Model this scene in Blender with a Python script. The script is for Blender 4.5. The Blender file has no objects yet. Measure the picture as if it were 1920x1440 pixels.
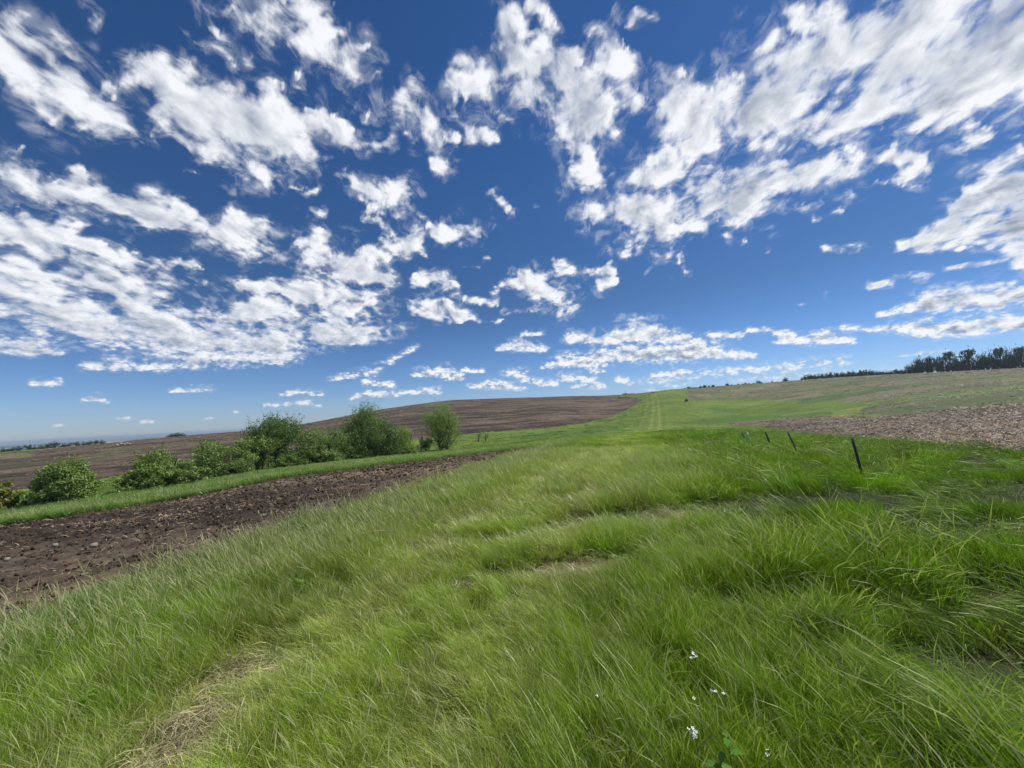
import bpy, math, random
import numpy as np
from mathutils import Vector, Matrix
rad = math.radians
rng = np.random.default_rng(7)
random.seed(7)
scn = bpy.context.scene
COL = scn.collection

# ------------------------------------------------------------ camera, sky light, sun, exposure
CAM_Z = 1.75
F_PX, ROLL, PITCH = 721.0, rad(3.2), rad(4.7)          # for a 1920 px wide frame
cam = bpy.data.cameras.new('camera')
cam.sensor_width = 36.0
cam.lens = F_PX / 1920 * 36
cam.clip_start, cam.clip_end = 0.05, 90000
camo = bpy.data.objects.new('camera', cam)
COL.objects.link(camo)
camo.location = (0, 0, CAM_Z)
camo.rotation_euler = (Matrix.Rotation(rad(90) + PITCH, 4, 'X') @ Matrix.Rotation(-ROLL, 4, 'Z')).to_euler()
scn.camera = camo

SUN_AZ, SUN_EL = rad(66), rad(51)                      # azimuth clockwise from the view direction
sun_dir = Vector((math.sin(SUN_AZ) * math.cos(SUN_EL), math.cos(SUN_AZ) * math.cos(SUN_EL), math.sin(SUN_EL)))
w = bpy.data.worlds.new('World'); scn.world = w; w.use_nodes = True
nt = w.node_tree; nt.nodes.clear()
sky = nt.nodes.new('ShaderNodeTexSky'); sky.sky_type = 'NISHITA'; sky.sun_disc = False
sky.sun_elevation = SUN_EL; sky.sun_rotation = SUN_AZ
sky.altitude = 400; sky.air_density = 1.0; sky.dust_density = 0.05; sky.ozone_density = 3.5
hsv = nt.nodes.new('ShaderNodeHueSaturation'); hsv.inputs['Saturation'].default_value = 1.26
bg = nt.nodes.new('ShaderNodeBackground'); bg.inputs['Strength'].default_value = 0.106
wo = nt.nodes.new('ShaderNodeOutputWorld')
tcw = nt.nodes.new('ShaderNodeTexCoord'); spw = nt.nodes.new('ShaderNodeSeparateXYZ'); nt.links.new(tcw.outputs['Generated'], spw.inputs[0])
crw = nt.nodes.new('ShaderNodeValToRGB'); ce = crw.color_ramp
ce.elements[0].position = 0.0; ce.elements[0].color = (.52, .63, .98, 1)
ce.elements[1].position = 0.62; ce.elements[1].color = (.86, .71, .78, 1)
for p_, c_0 in ((.06, (.60, .69, .96)), (.13, (.66, .69, .88)), (.27, (.70, .62, .68)), (.5, (.86, .71, .77))):
    el_ = ce.elements.new(p_); el_.color = (*c_0, 1)
mxw = nt.nodes.new('ShaderNodeMix'); mxw.data_type = 'RGBA'; mxw.blend_type = 'MULTIPLY'; mxw.inputs[0].default_value = 1.0
nt.links.new(spw.outputs[2], crw.inputs[0]); nt.links.new(hsv.outputs[0], mxw.inputs[6]); nt.links.new(crw.outputs[0], mxw.inputs[7])
nt.links.new(sky.outputs[0], hsv.inputs['Color']); nt.links.new(mxw.outputs[2], bg.inputs[0]); nt.links.new(bg.outputs[0], wo.inputs[0])

sl = bpy.data.lights.new('sun', 'SUN'); sl.energy = 4.95; sl.angle = rad(0.55); sl.color = (1.0, 0.955, 0.89)
so = bpy.data.objects.new('sun', sl); COL.objects.link(so)
so.rotation_euler = sun_dir.to_track_quat('Z', 'Y').to_euler(); so.location = (0, 0, 60)

vs = scn.view_settings
vs.view_transform = 'Standard'; vs.look = 'None'; vs.exposure = 0.0; vs.gamma = 1.0; vs.use_curve_mapping = False
scn.cycles.max_bounces = 6; scn.cycles.diffuse_bounces = 2; scn.cycles.glossy_bounces = 1
scn.cycles.transmission_bounces = 3; scn.cycles.transparent_max_bounces = 6; scn.cycles.volume_bounces = 0
scn.cycles.use_denoising = True; scn.cycles.denoiser = 'OPENIMAGEDENOISE'; scn.cycles.denoising_input_passes = 'RGB_ALBEDO_NORMAL'
scn.cycles.sample_clamp_indirect = 4

# ------------------------------------------------------------ helpers
def px_ray(px, py):
    """azimuth (rad, clockwise from the view direction) and tan(elevation) of a photo pixel"""
    px = np.asarray(px, float); py = np.asarray(py, float)
    x = (px - 960) / F_PX; y = (720 - py) / F_PX
    c, s = math.cos(ROLL), math.sin(ROLL)
    xr = x * c + y * s; yr = -x * s + y * c
    dy = math.cos(PITCH) - yr * math.sin(PITCH); dz = math.sin(PITCH) + yr * math.cos(PITCH)
    return np.arctan2(xr, dy), dz / np.hypot(xr, dy)

def to_px(x, y, z):
    """photo pixel of points given relative to the camera"""
    x, y, z = (np.asarray(v, float) for v in (x, y, z))
    c, s = math.cos(ROLL), math.sin(ROLL); cp, sp = math.cos(PITCH), math.sin(PITCH)
    fwd = y * cp + z * sp; up = -y * sp + z * cp
    fwd_s = np.where(fwd > 1e-3, fwd, 1e-3)
    xr = x / fwd_s; yr = up / fwd_s
    xx = xr * c - yr * s; yy = xr * s + yr * c
    px = 960 + xx * F_PX; py = 720 - yy * F_PX
    bad = fwd <= 1e-3
    return np.where(bad, -9999, px), np.where(bad, -9999, py)

def vnoise(x, y, seed=0):
    x = np.asarray(x, float); y = np.asarray(y, float)
    xi = np.floor(x).astype(np.int64); yi = np.floor(y).astype(np.int64)
    fx = x - xi; fy = y - yi
    fx = fx * fx * (3 - 2 * fx); fy = fy * fy * (3 - 2 * fy)
    def h(a, b):
        n = (a * 374761393 + b * 668265263 + seed * 1442695041) & 0xffffffff
        n = ((n ^ (n >> 13)) * 1274126177) & 0xffffffff
        n = n ^ (n >> 16)
        return (n & 0xffff) / 65535.0
    return (h(xi, yi) * (1 - fx) + h(xi + 1, yi) * fx) * (1 - fy) + (h(xi, yi + 1) * (1 - fx) + h(xi + 1, yi + 1) * fx) * fy

def fbm(x, y, seed=0, octv=4):
    t = 0; a = 0.5; n = 0
    for i in range(octv):
        t = t + a * vnoise(x * 2 ** i + 17.3 * i, y * 2 ** i - 9.1 * i, seed + i); n += a; a *= 0.5
    return t / n

def sstep(a, b, x):
    t = np.clip((x - a) / (b - a), 0, 1)
    return t * t * (3 - 2 * t)

def in_poly(px, py, poly):
    px = np.asarray(px); py = np.asarray(py)
    r = np.zeros(px.shape, bool); n = len(poly)
    for i in range(n):
        x0, y0 = poly[i]; x1, y1 = poly[(i + 1) % n]
        if y0 == y1: continue
        c = ((y0 > py) != (y1 > py)) & (px < (x1 - x0) * (py - y0) / (y1 - y0) + x0)
        r ^= c
    return r

def tag(o, label=None, cat=None, group=None, kind=None):
    if label: o['label'] = label
    if cat: o['category'] = cat
    if group: o['group'] = group
    if kind: o['kind'] = kind
    return o

def mesh_np(name, V, Fq, attrs=None, mat=None, smooth=False, parent=None, loc=None):
    """V (n,3), Fq (m,k) with k = 3 or 4; attrs {name: (type, array)} on points"""
    me = bpy.data.meshes.new(name)
    V = np.asarray(V, np.float32); Fq = np.asarray(Fq, np.int32)
    me.vertices.add(len(V)); me.vertices.foreach_set('co', V.ravel())
    if len(Fq):
        k = Fq.shape[1]
        me.loops.add(Fq.size); me.loops.foreach_set('vertex_index', Fq.ravel())
        me.polygons.add(len(Fq)); me.polygons.foreach_set('loop_start', np.arange(0, Fq.size, k, dtype=np.int32))
        if smooth: me.polygons.foreach_set('use_smooth', np.ones(len(Fq), bool))
    me.update(calc_edges=True)
    for an, (ty, arr) in (attrs or {}).items():
        a = me.attributes.new(an, ty, 'POINT')
        arr = np.asarray(arr)
        if ty == 'FLOAT': a.data.foreach_set('value', arr.astype(np.float32).ravel())
        elif ty == 'INT': a.data.foreach_set('value', arr.astype(np.int32).ravel())
        elif ty == 'FLOAT_VECTOR': a.data.foreach_set('vector', arr.astype(np.float32).ravel())
        elif ty == 'FLOAT_COLOR':
            if arr.shape[1] == 3: arr = np.hstack([arr, np.ones((len(arr), 1))])
            a.data.foreach_set('color', arr.astype(np.float32).ravel())
    if mat: me.materials.append(mat)
    o = bpy.data.objects.new(name, me); COL.objects.link(o)
    if parent: o.parent = parent
    if loc is not None: o.location = loc
    return o

class NB:
    """tiny node-graph builder"""
    def __init__(s, tree): s.t = tree
    def n(s, ty, **kw):
        nd = s.t.nodes.new(ty)
        for k, v in kw.items():
            if k.startswith('i_'):
                key = k[2:]; key = int(key) if key.isdigit() else key.replace('_', ' ')
                s.put(nd.inputs[key], v)
            else: setattr(nd, k, v)
        return nd
    def put(s, sock, v):
        if isinstance(v, bpy.types.NodeSocket): s.t.links.new(v, sock)
        elif isinstance(v, bpy.types.Node): s.t.links.new(v.outputs[0], sock)
        else: sock.default_value = v
    def m(s, op, a, b=None, c=None, clamp=False):
        nd = s.t.nodes.new('ShaderNodeMath'); nd.operation = op; nd.use_clamp = clamp
        s.put(nd.inputs[0], a)
        if b is not None: s.put(nd.inputs[1], b)
        if c is not None: s.put(nd.inputs[2], c)
        return nd.outputs[0]
    def vm(s, op, a, b=None, scale=None):
        nd = s.t.nodes.new('ShaderNodeVectorMath'); nd.operation = op
        s.put(nd.inputs[0], a)
        if b is not None: s.put(nd.inputs[1], b)
        if scale is not None: s.put(nd.inputs['Scale'], scale)
        return nd.outputs[0]
    def mix(s, f, a, b, blend='MIX'):
        nd = s.t.nodes.new('ShaderNodeMix'); nd.data_type = 'RGBA'; nd.blend_type = blend
        s.put(nd.inputs[0], f); s.put(nd.inputs[6], a); s.put(nd.inputs[7], b)
        return nd.outputs[2]
    def ramp(s, f, a, b, lo=0.0, hi=1.0, smooth=True):
        nd = s.t.nodes.new('ShaderNodeMapRange')
        if smooth: nd.interpolation_type = 'SMOOTHSTEP'
        s.put(nd.inputs[0], f); nd.inputs[1].default_value = a; nd.inputs[2].default_value = b
        nd.inputs[3].default_value = lo; nd.inputs[4].default_value = hi
        return nd.outputs[0]
    def noise(s, vec, scale, detail=4, rough=0.5, lac=2.0, dist=0.0):
        nd = s.t.nodes.new('ShaderNodeTexNoise')
        s.put(nd.inputs['Vector'], vec); s.put(nd.inputs['Scale'], scale)
        nd.inputs['Detail'].default_value = detail; nd.inputs['Roughness'].default_value = rough
        nd.inputs['Lacunarity'].default_value = lac; nd.inputs['Distortion'].default_value = dist
        return nd.outputs[0]
    def attr(s, name, ty='GEOMETRY'):
        nd = s.t.nodes.new('ShaderNodeAttribute'); nd.attribute_name = name; nd.attribute_type = ty
        return nd

def new_mat(name):
    m = bpy.data.materials.new(name); m.use_nodes = True
    m.node_tree.nodes.clear()
    b = NB(m.node_tree); out = b.n('ShaderNodeOutputMaterial')
    return m, b, out

# ------------------------------------------------------------ the lie of the land (heights relative to the camera)
CTRL = []
def ctrl(az, pts):
    for r, z in pts: CTRL.append((az, r, z))
ctrl(-180, [(10, -1.75), (100, -2.5), (1000, -15), (5000, -36)])
for a in (-150, 150):
    ctrl(a, [(10, -1.75), (100, -2.6), (1000, -16), (5000, -36)])
ctrl(-120, [(10, -1.8), (40, -2.9), (120, -4.5), (400, -6), (1500, -33), (5000, -37)])
ctrl(-85, [(8, -1.95), (20, -2.6), (45, -4.3), (100, -5.6), (300, -5.5), (600, -14), (1500, -33), (5000, -37)])
ctrl(-66, [(8, -1.85), (19, -2.5), (45, -4.4), (80, -5.2), (180, -5.6), (300, -5.0), (600, -14), (1500, -33), (5000, -37)])
ctrl(-53, [(4, -1.74), (8, -1.8), (19, -2.36), (30, -3.4), (45, -4.35), (75, -5.0), (150, -5.6), (300, -4.2), (340, -4.1), (600, -14), (1500, -33), (5000, -37)])
ctrl(-45, [(9, -1.85), (19, -2.4), (30, -3.3), (48, -4.4), (75, -4.9), (150, -4.3), (220, -3.0), (330, -2.5), (600, -13), (1500, -33), (5000, -37)])
ctrl(-38, [(10, -1.9), (20, -2.4), (34, -3.4), (55, -4.7), (80, -4.9), (200, -2.6), (350, -0.9), (600, -11), (1500, -33)])
ctrl(-33, [(9, -1.75), (20, -2.25), (38, -3.5), (60, -4.8), (90, -4.6), (250, -1.6), (380, -0.25), (600, -9), (1500, -33)])
ctrl(-28, [(9, -1.75), (22, -2.3), (40, -3.6), (62, -4.8), (90, -4.5), (250, 0.0), (380, 3.3), (700, -9)])
ctrl(-20, [(9, -1.75), (24, -2.4), (45, -3.9), (68, -4.9), (92, -4.6), (200, 1.4), (300, 7.5), (390, 11.8), (700, -2), (1500, -33)])
ctrl(-9, [(10, -1.75), (26, -2.45), (50, -4.2), (78, -4.9), (108, -4.1), (200, 3.0), (300, 12.4), (380, 18.2), (700, 4), (1500, -33), (5000, -37)])
ctrl(0, [(4, -1.75), (12, -1.8), (27, -2.35), (50, -3.9), (80, -4.4), (115, -3.3), (200, 3.4), (300, 12), (380, 17.2), (700, 4), (1500, -30)])
ctrl(9, [(12, -1.8), (28, -2.2), (50, -3.4), (80, -4.3), (130, -2.2), (200, 3.4), (340, 14.0), (700, 3), (1500, -30)])
ctrl(17.5, [(12, -1.8), (28, -2.1), (45, -2.75), (70, -4.3), (95, -4.2), (130, -2.3), (170, 0.3), (250, 6.5), (320, 11.9), (700, 4), (1500, -30)])
ctrl(20.5, [(12, -1.8), (28, -2.1), (45, -2.65), (70, -4.3), (95, -4.2), (130, -1.8), (170, 2.2), (235, 8.8), (500, 6), (1500, -30)])
ctrl(24.5, [(12, -1.8), (28, -2.2), (45, -2.8), (70, -4.5), (110, -4.6), (150, -1.5), (260, 10.2), (600, 6), (1500, -20)])
ctrl(30, [(6, -1.8), (18, -2.05), (33, -2.7), (66, -3.7), (117, -5.0), (150, -4.2), (220, 3.5), (300, 12), (700, 9), (1500, -10)])
ctrl(36, [(10, -1.9), (24, -2.3), (52, -3.2), (100, -3.9), (160, -1.2), (340, 13.5), (700, 12)])
ctrl(41.5, [(7, -1.9), (13, -2.1), (35, -2.65), (60, -3.0), (90, -3.1), (160, 0.2), (400, 15.6), (700, 15), (1500, 0)])
ctrl(47, [(7, -1.95), (20, -2.15), (60, -2.4), (150, 1.0), (400, 14.0), (700, 14)])
ctrl(53, [(4, -1.85), (8, -1.95), (22, -2.0), (45, -2.1), (70, -1.95), (150, 1.2), (300, 8.0), (420, 12.4), (700, 13), (1500, 0), (5000, -37)])
ctrl(66, [(10, -1.9), (60, -1.6), (200, 3.5), (420, 11), (1500, 0)])
ctrl(90, [(10, -1.85), (60, -1), (300, 8), (1000, 10), (5000, -37)])
ctrl(120, [(10, -1.8), (100, -1), (1000, 0), (5000, -37)])
for a in range(-180, 180, 30):
    ctrl(a + 3, [(1.2, -1.75), (3, -1.75), (12000, -38), (30000, -38)])
C = np.array(CTRL)
def feat(az, r):
    lr = np.log(r)
    k = 1.3 * np.clip(lr / 2.0, 0.15, 1.6)                 # near the feet the direction hardly matters
    return np.stack([np.cos(az) * k, np.sin(az) * k, lr * 0.8], -1)
def kern(d2): return np.sqrt(d2 + 0.02)
cf = feat(np.radians(C[:, 0]), C[:, 1])
cs = C[:, 2] / (C[:, 1] + 15)
D2 = ((cf[:, None] - cf[None]) ** 2).sum(-1)
nC = len(C)
A = np.zeros((nC + 4, nC + 4)); A[:nC, :nC] = kern(D2) - 1e-4 * np.eye(nC)
A[:nC, nC] = 1; A[:nC, nC + 1:] = cf; A[nC:, :nC] = A[:nC, nC:].T
W = np.linalg.lstsq(A, np.concatenate([cs, np.zeros(4)]), rcond=None)[0]
def height(x, y):
    """ground height in world units (camera stands at z = CAM_Z)"""
    x = np.atleast_1d(np.asarray(x, float)); y = np.atleast_1d(np.asarray(y, float))
    sh = x.shape; x = x.ravel(); y = y.ravel()
    out = np.empty(len(x))
    for i in range(0, len(x), 60000):
        xs, ys = x[i:i + 60000], y[i:i + 60000]
        r = np.maximum(np.hypot(xs, ys), 0.8); az = np.arctan2(xs, ys)
        f = feat(az, r)
        d2 = (f ** 2).sum(-1)[:, None] + (cf ** 2).sum(-1)[None] - 2 * f @ cf.T
        s = kern(np.maximum(d2, 0)) @ W[:nC] + W[nC] + f @ W[nC + 1:]
        z = s * (r + 15)
        z = z + (fbm(xs / 35, ys / 35, 3, 3) - 0.5) * np.clip(r / 120 - 0.2, 0, 1) * 0.9 * (r < 1500)
        z = z + (fbm(xs / 700, ys / 700, 5, 4) - 0.5) * 22 * sstep(1200, 3500, r) * (1 - sstep(12000, 19000, r))
        out[i:i + 60000] = z + CAM_Z
    return out.reshape(sh)
def h1(x, y): return float(height(x, y)[0])

# near outlines, as lines in the world (x right, y ahead)
def strip_sd(x, y):
    """inside distance of the narrow plowed strip at the left (positive inside)"""
    near = -(x * math.cos(rad(17)) - y * math.sin(rad(17))) - 5.5           # left of the margin we stand on
    pts = [(-60, -40), (-26, 0), (-15.2, 11.8), (-10.6, 17.6), (-1.2, 26.6), (3.4, 30.3), (6.5, 33)]
    fx = np.array([p[0] for p in pts]); fy = np.array([p[1] for p in pts])
    lim = np.interp(x, fx, fy)
    far = (lim - y) * 0.72
    return np.minimum(near, far)
def stub_sd(x, y):
    """distance beyond the fence-side edge of the corn stubble (positive inside)"""
    return (x * math.cos(rad(24)) - y * math.sin(rad(24))) - 9.6

# regions farther off, outlined as they lie on the ground
PLOW_FAR = [(-400, 925), (0, 918), (100, 912), (250, 887), (420, 868), (560, 850), (700, 832), (800, 822), (880, 813), (1000, 804), (1100, 792), (1160, 778), (1185, 762), (1205, 750), (1190, 745), (1130, 745), (1230, 735), (1190, 700), (400, 700), (200, 828), (60, 846), (-400, 872)]
STUB_TOP = [(1330, 798), (1400, 793), (1480, 786), (1560, 781), (1640, 783), (1700, 777), (1800, 768), (1920, 758), (2300, 738), (2300, 900), (1330, 900)]
SPARSE = [(1290, 752), (1292, 722), (1600, 690), (1950, 650), (2600, 600), (2600, 800), (1920, 759), (1800, 769), (1700, 778), (1600, 776), (1640, 757), (1560, 752), (1480, 750), (1400, 748)]

# worn spots in the near grass
def ghit(px, py, lift):
    az, te = px_ray(px, py); r_ = np.exp(np.linspace(math.log(1.0), math.log(60), 500)); zz_ = height(r_ * math.sin(az), r_ * math.cos(az)) + lift
    k_ = int(np.argmax(CAM_Z + r_ * float(te) < zz_)); return float(r_[k_] * math.sin(az)), float(r_[k_] * math.cos(az))
DRYS = [ghit(px, py, .08) + (sr,) for px, py, sr in ((1105, 1068, .38), (345, 1395, .24), (290, 1445, .26), (395, 1330, .22), (425, 1270, .20), (455, 1235, .20), (330, 1350, .14), (505, 1250, .14), (370, 1360, .15), (1130, 1200, .12), (1180, 1170, .12), (575, 1130, .10), (870, 1100, .15), (1060, 935, .35), (1250, 960, .5))]

# ------------------------------------------------------------ terrain sheet
az_v = np.concatenate([np.linspace(-180, -64, 40, endpoint=False), np.arange(-64, 64, 0.2), np.linspace(64, 180, 40, endpoint=False)])
rr = [0.05, 0.4, 0.8]
while rr[-1] < 24000: rr.append(rr[-1] * 1.0245 + 0.0)
rr = np.array(rr)
nA, nR = len(az_v), len(rr)
AZ, RR = np.meshgrid(np.radians(az_v), rr, indexing='xy')      # nR x nA
X = (RR * np.sin(AZ)).ravel(); Y = (RR * np.cos(AZ)).ravel(); R = RR.ravel()
Z = height(X, Y)
ssd = strip_sd(X, Y); tsd = stub_sd(X, Y)
PX, PY = to_px(X, Y, Z - CAM_Z)
wx = (fbm(X / 9, Y / 9, 21, 3) - .5); wy = (fbm(X / 9 + 50, Y / 9, 22, 3) - .5)
front = Y > 0
plow_far = in_poly(PX, PY + wy * 5, PLOW_FAR) & (R > 60) & (R < 560) & front
stub_far = in_poly(PX, PY + wy * 3, STUB_TOP)
stub = (tsd > 0) & ((R < 60) | stub_far) & (R < 130) & (np.degrees(AZ.ravel()) > 26) & (np.degrees(AZ.ravel()) < 120)
sparse = in_poly(PX, PY + wy * 6, SPARSE) & (R > 60) & (R < 2000) & front & ~stub
strip = (ssd > 0) & (R < 80)
soil_m = (plow_far | strip).astype(float)
# continue the fields outside the frame
azd = np.degrees(AZ.ravel())
soil_m[(azd < -58) & (azd > -150) & (R > 75) & (R < 500)] = 1
sparse = sparse | ((azd > 60) & (azd < 130) & (R > 75) & (R < 900))
plain = R > 560
# base colours (reflectance), patches of what actually grows or lies there
col = np.zeros((len(X), 3))
g0 = np.array([.078, .130, .020]); g1 = np.array([.125, .165, .030])
t = fbm(X / 14, Y / 14, 31, 4)[:, None]
col[:] = g0 * (1 - t) + g1 * t
yl = sstep(.5, .75, fbm(X / 30, Y / 11, 33, 4))[:, None]
col = col * (1 - .5 * yl) + np.array([.15, .20, .05]) * .5 * yl
# a darker, lusher waterway and tall-grass belts beyond the dip
def belt(poly, c, k=1.0, soft=6, cond=None):
    global col
    m = in_poly(PX + wx * soft * 2, PY + wy * soft, poly) & (R > 45) & front
    if cond is not None: m &= cond
    mm = m.astype(float)[:, None] * k
    col = col * (1 - mm) + np.array(c) * mm
far_az = (azd > -60)
# sparse crop and residue hillside
t2 = fbm(X / 25, Y / 25, 41, 4)[:, None]
sp = np.array([.108, .100, .066]) * (1 - t2) + np.array([.078, .094, .044]) * t2
t3 = sstep(.52, .72, fbm(X / 40, Y / 18, 43, 4))[:, None]
sp = sp * (1 - t3) + np.array([.075, .110, .034]) * t3
bnd = (.70 * sstep(.50, .60, fbm(X / 60, Y / 8 + X / 60, 44, 4)))[:, None]; sp = sp * (1 - bnd) + np.array([.150, .122, .088]) * bnd
bnd = (.70 * sstep(.52, .60, fbm(X / 45 + 9, Y / 10 - X / 50, 46, 4)))[:, None]; sp = sp * (1 - bnd) + np.array([.042, .070, .022]) * bnd
far_up = sstep(230, 330, R)[:, None] * sstep(40, 46, azd)[:, None]
sp = sp * (1 - .75 * far_up) + np.array([.070, .062, .048]) * .75 * far_up
col[sparse] = sp[sparse]
belt([(1500, 762), (1640, 748), (1760, 735), (1920, 722), (2100, 706), (2100, 716), (1920, 732), (1780, 745), (1660, 757), (1560, 772)], (.080, .140, .024), .7, cond=sparse)
belt([(1490, 748), (1560, 735), (1620, 727), (1700, 722), (1640, 737), (1560, 752), (1500, 758)], (.042, .090, .024), .75)
belt([(1448, 751), (1490, 744), (1540, 739), (1545, 741), (1500, 748), (1456, 753)], (.22, .185, .12), .55)
belt([(1300, 744), (1380, 728), (1460, 720), (1400, 738), (1340, 746)], (.22, .20, .12), .35)
belt([(1420, 722), (1470, 716), (1460, 728)], (.2, .17, .115), .5)
belt([(1330, 738), (1370, 735), (1372, 742), (1335, 744)], (.055, .12, .025), .7)
belt([(1250, 792), (1340, 782), (1480, 778), (1560, 772), (1560, 780), (1400, 790), (1300, 796)], (.045, .105, .015), .7)
belt([(1330, 762), (1420, 768), (1500, 764), (1500, 772), (1400, 776), (1330, 774)], (.055, .125, .018), .6)
belt([(960, 818), (1100, 800), (1175, 796), (1175, 806), (1060, 815), (960, 826)], (.045, .11, .018), .6)
# soil
ts = fbm(X / 50, Y / 22, 51, 4)[:, None]; ts2 = np.maximum(sstep(.50, .72, fbm(X / 55, Y / 8, 53, 4)), .8 * sstep(.5, .7, fbm(X / 14, Y / 12, 54, 4)))[:, None]
so_c = np.array([.034, .026, .022]) * (1 - ts) + np.array([.056, .042, .034]) * ts
so_c = so_c * .80 * (1 - .80 * ts2) + np.array([.165, .122, .086]) * .80 * ts2
grn = (sstep(.55, .7, fbm(X / 60 + 7, Y / 26, 57, 4)) * (azd < -28) * (R > 90))[:, None]
so_c = so_c * (1 - .45 * grn) + np.array([.085, .105, .045]) * .45 * grn
sm = soil_m[:, None]
col = col * (1 - sm) + so_c * sm
def island(poly, c, k=.85, soft=5):
    belt(poly, c, k, soft)
island([(145, 858), (190, 848), (215, 842), (262, 838), (310, 832), (370, 828), (300, 842), (230, 850), (165, 860)], (.078, .105, .042), .7)
island([(-40, 852), (66, 849), (64, 855), (-40, 864)], (.15, .18, .075), 1)
island([(785, 759), (820, 753), (850, 753), (840, 758), (800, 762)], (.085, .14, .035), .9)
island([(1185, 744), (1215, 738), (1230, 738), (1215, 748), (1195, 750)], (.08, .13, .03), .8)
island([(900, 809), (1180, 770), (1190, 776), (900, 818)], (.15, .13, .075), .0)
# plain far below: a patchwork of fields and woods
cell = vnoise(X / 700, Y / 420, 61) ; cellb = vnoise(X / 1500 + 9, Y / 900, 63)
pc = np.where((cell > .62)[:, None], np.array([.30, .30, .17]), np.where((cellb > .5)[:, None], np.array([.06, .10, .035]), np.array([.028, .048, .022])))
pc = np.where(((cell < .25) & (cellb > .55))[:, None], np.array([.09, .15, .05]), pc)
col[plain & (azd < 20)] = pc[plain & (azd < 20)]
# stubble
tb = fbm(X / 5, Y / 5, 71, 3)[:, None]
stc = np.array([.038, .028, .021]) * (1 - tb) + np.array([.070, .050, .036]) * tb
col[stub] = stc[stub]
# thatch under the near grass
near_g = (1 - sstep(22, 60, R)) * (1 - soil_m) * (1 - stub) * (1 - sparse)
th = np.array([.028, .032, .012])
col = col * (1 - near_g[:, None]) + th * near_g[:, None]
for sx, sy, sr in DRYS:
    q = (np.exp(-((X - sx) ** 2 + (Y - sy) ** 2) / (sr * 1.25) ** 2) * (.5 + .9 * fbm(X / .12, Y / .12, 91, 3)) * (R < 12)).clip(0, 1)[:, None]
    col = col * (1 - q) + np.array([.27, .225, .13]) * q
soil_a = np.maximum(soil_m, stub * 1.0)
res_a = np.maximum(stub * 1.0, np.where(sparse, .75, 0)); res_a = np.maximum(res_a, soil_m * .35 * (.5 + ts2[:, 0]))
# wheel tracks climbing the margin beyond the dip
def track_d(x, y):
    u = x * math.cos(rad(20.1)) - y * math.sin(rad(20.1))
    wob = 0.6 * np.sin(y / 33.0)
    return u + wob
u = track_d(X, Y)
for cx, ck in ((-3.4, .3), (-1.0, .6), (.9, .6), (2.9, .25), (-5.5, .15)):
    m = (np.exp(-((u - cx) / .36) ** 2) * (R > 60) * (R < 400) * front)[:, None] * ck
    col = col * (1 - m) + np.array([.20, .235, .08]) * m
# broken, cloddy plowed relief
across_t = X * math.cos(rad(30)) - Y * math.sin(rad(30))
clod = (fbm(X / .45, Y / .45, 81, 3) - .5)
rows = np.sin(across_t * 2 * np.pi / .76 + 1.5 * fbm(X / 4, Y / 4, 83, 2)) * .028 * (R < 40)
Z = Z + rows * soil_a + clod * .16 * soil_a * (R < 70) + (ssd > 0) * (R < 60) * -.06
idx = np.arange(nR * nA).reshape(nR, nA)
a_ = idx[:-1, :]; b_ = idx[1:, :]
quads = np.stack([a_, np.roll(a_, -1, 1), np.roll(b_, -1, 1), b_], -1).reshape(-1, 4)[:, ::-1]

gm, b, out = new_mat('field_ground')
cattr = b.attr('base'); sa = b.attr('soil').outputs['Fac']; ra = b.attr('residue').outputs['Fac']
geo = b.n('ShaderNodeNewGeometry'); pos = geo.outputs['Position']
n1 = b.noise(pos, 1.7, 6, .65); n2 = b.noise(pos, 9.0, 5, .7); n3 = b.noise(pos, .16, 5, .6)
mp = b.n('ShaderNodeMapping'); b.put(mp.inputs['Vector'], pos); mp.inputs['Rotation'].default_value = (0, 0, rad(32)); mp.inputs['Scale'].default_value = (.35, 1.3, 1)
n4 = b.noise(mp.outputs[0], .8, 6, .7)
n5 = b.noise(mp.outputs[0], .35, 6, .8); n6 = b.noise(pos, .9, 5, .8)
c1 = b.mix(b.ramp(n1, .3, .7), (.55, .55, .55, 1), (1.45, 1.45, 1.45, 1))
c2 = b.mix(1.0, cattr.outputs['Color'], c1, 'MULTIPLY')
c2 = b.mix(1.0, c2, b.mix(b.ramp(n3, .35, .65), (.84, .86, .9, 1), (1.16, 1.14, 1.05, 1)), 'MULTIPLY')
dark = b.mix(b.m('MULTIPLY', b.ramp(n5, .44, .60), b.m('MULTIPLY', sa, .60)), c2, (.022, .016, .013, 1))
strw = b.m('MULTIPLY', b.ramp(n2, .56, .70), b.m('MULTIPLY', ra, .75))
strw = b.m('MULTIPLY', strw, b.ramp(n4, .35, .65, .3, 1.3))
strw = b.m('MAXIMUM', strw, b.m('MULTIPLY', b.ramp(n6, .53, .66), b.m('MULTIPLY', ra, .42)))
mp7 = b.n('ShaderNodeMapping'); b.put(mp7.inputs['Vector'], pos); mp7.inputs['Rotation'].default_value = (0, 0, rad(4)); mp7.inputs['Scale'].default_value = (.045, .16, .16)
n7 = b.noise(mp7.outputs[0], 1.0, 7, .78)
mp8 = b.n('ShaderNodeMapping'); b.put(mp8.inputs['Vector'], pos); mp8.inputs['Rotation'].default_value = (0, 0, rad(-6)); mp8.inputs['Scale'].default_value = (.8, .14, .3)
n8 = b.noise(mp8.outputs[0], 1.0, 5, .8)
farf = b.attr('far').outputs['Fac']
dark = b.mix(b.m('MULTIPLY', b.m('MULTIPLY', b.ramp(n7, .47, .60), sa), b.m('MULTIPLY', farf, .62)), dark, (.175, .130, .090, 1))
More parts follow.
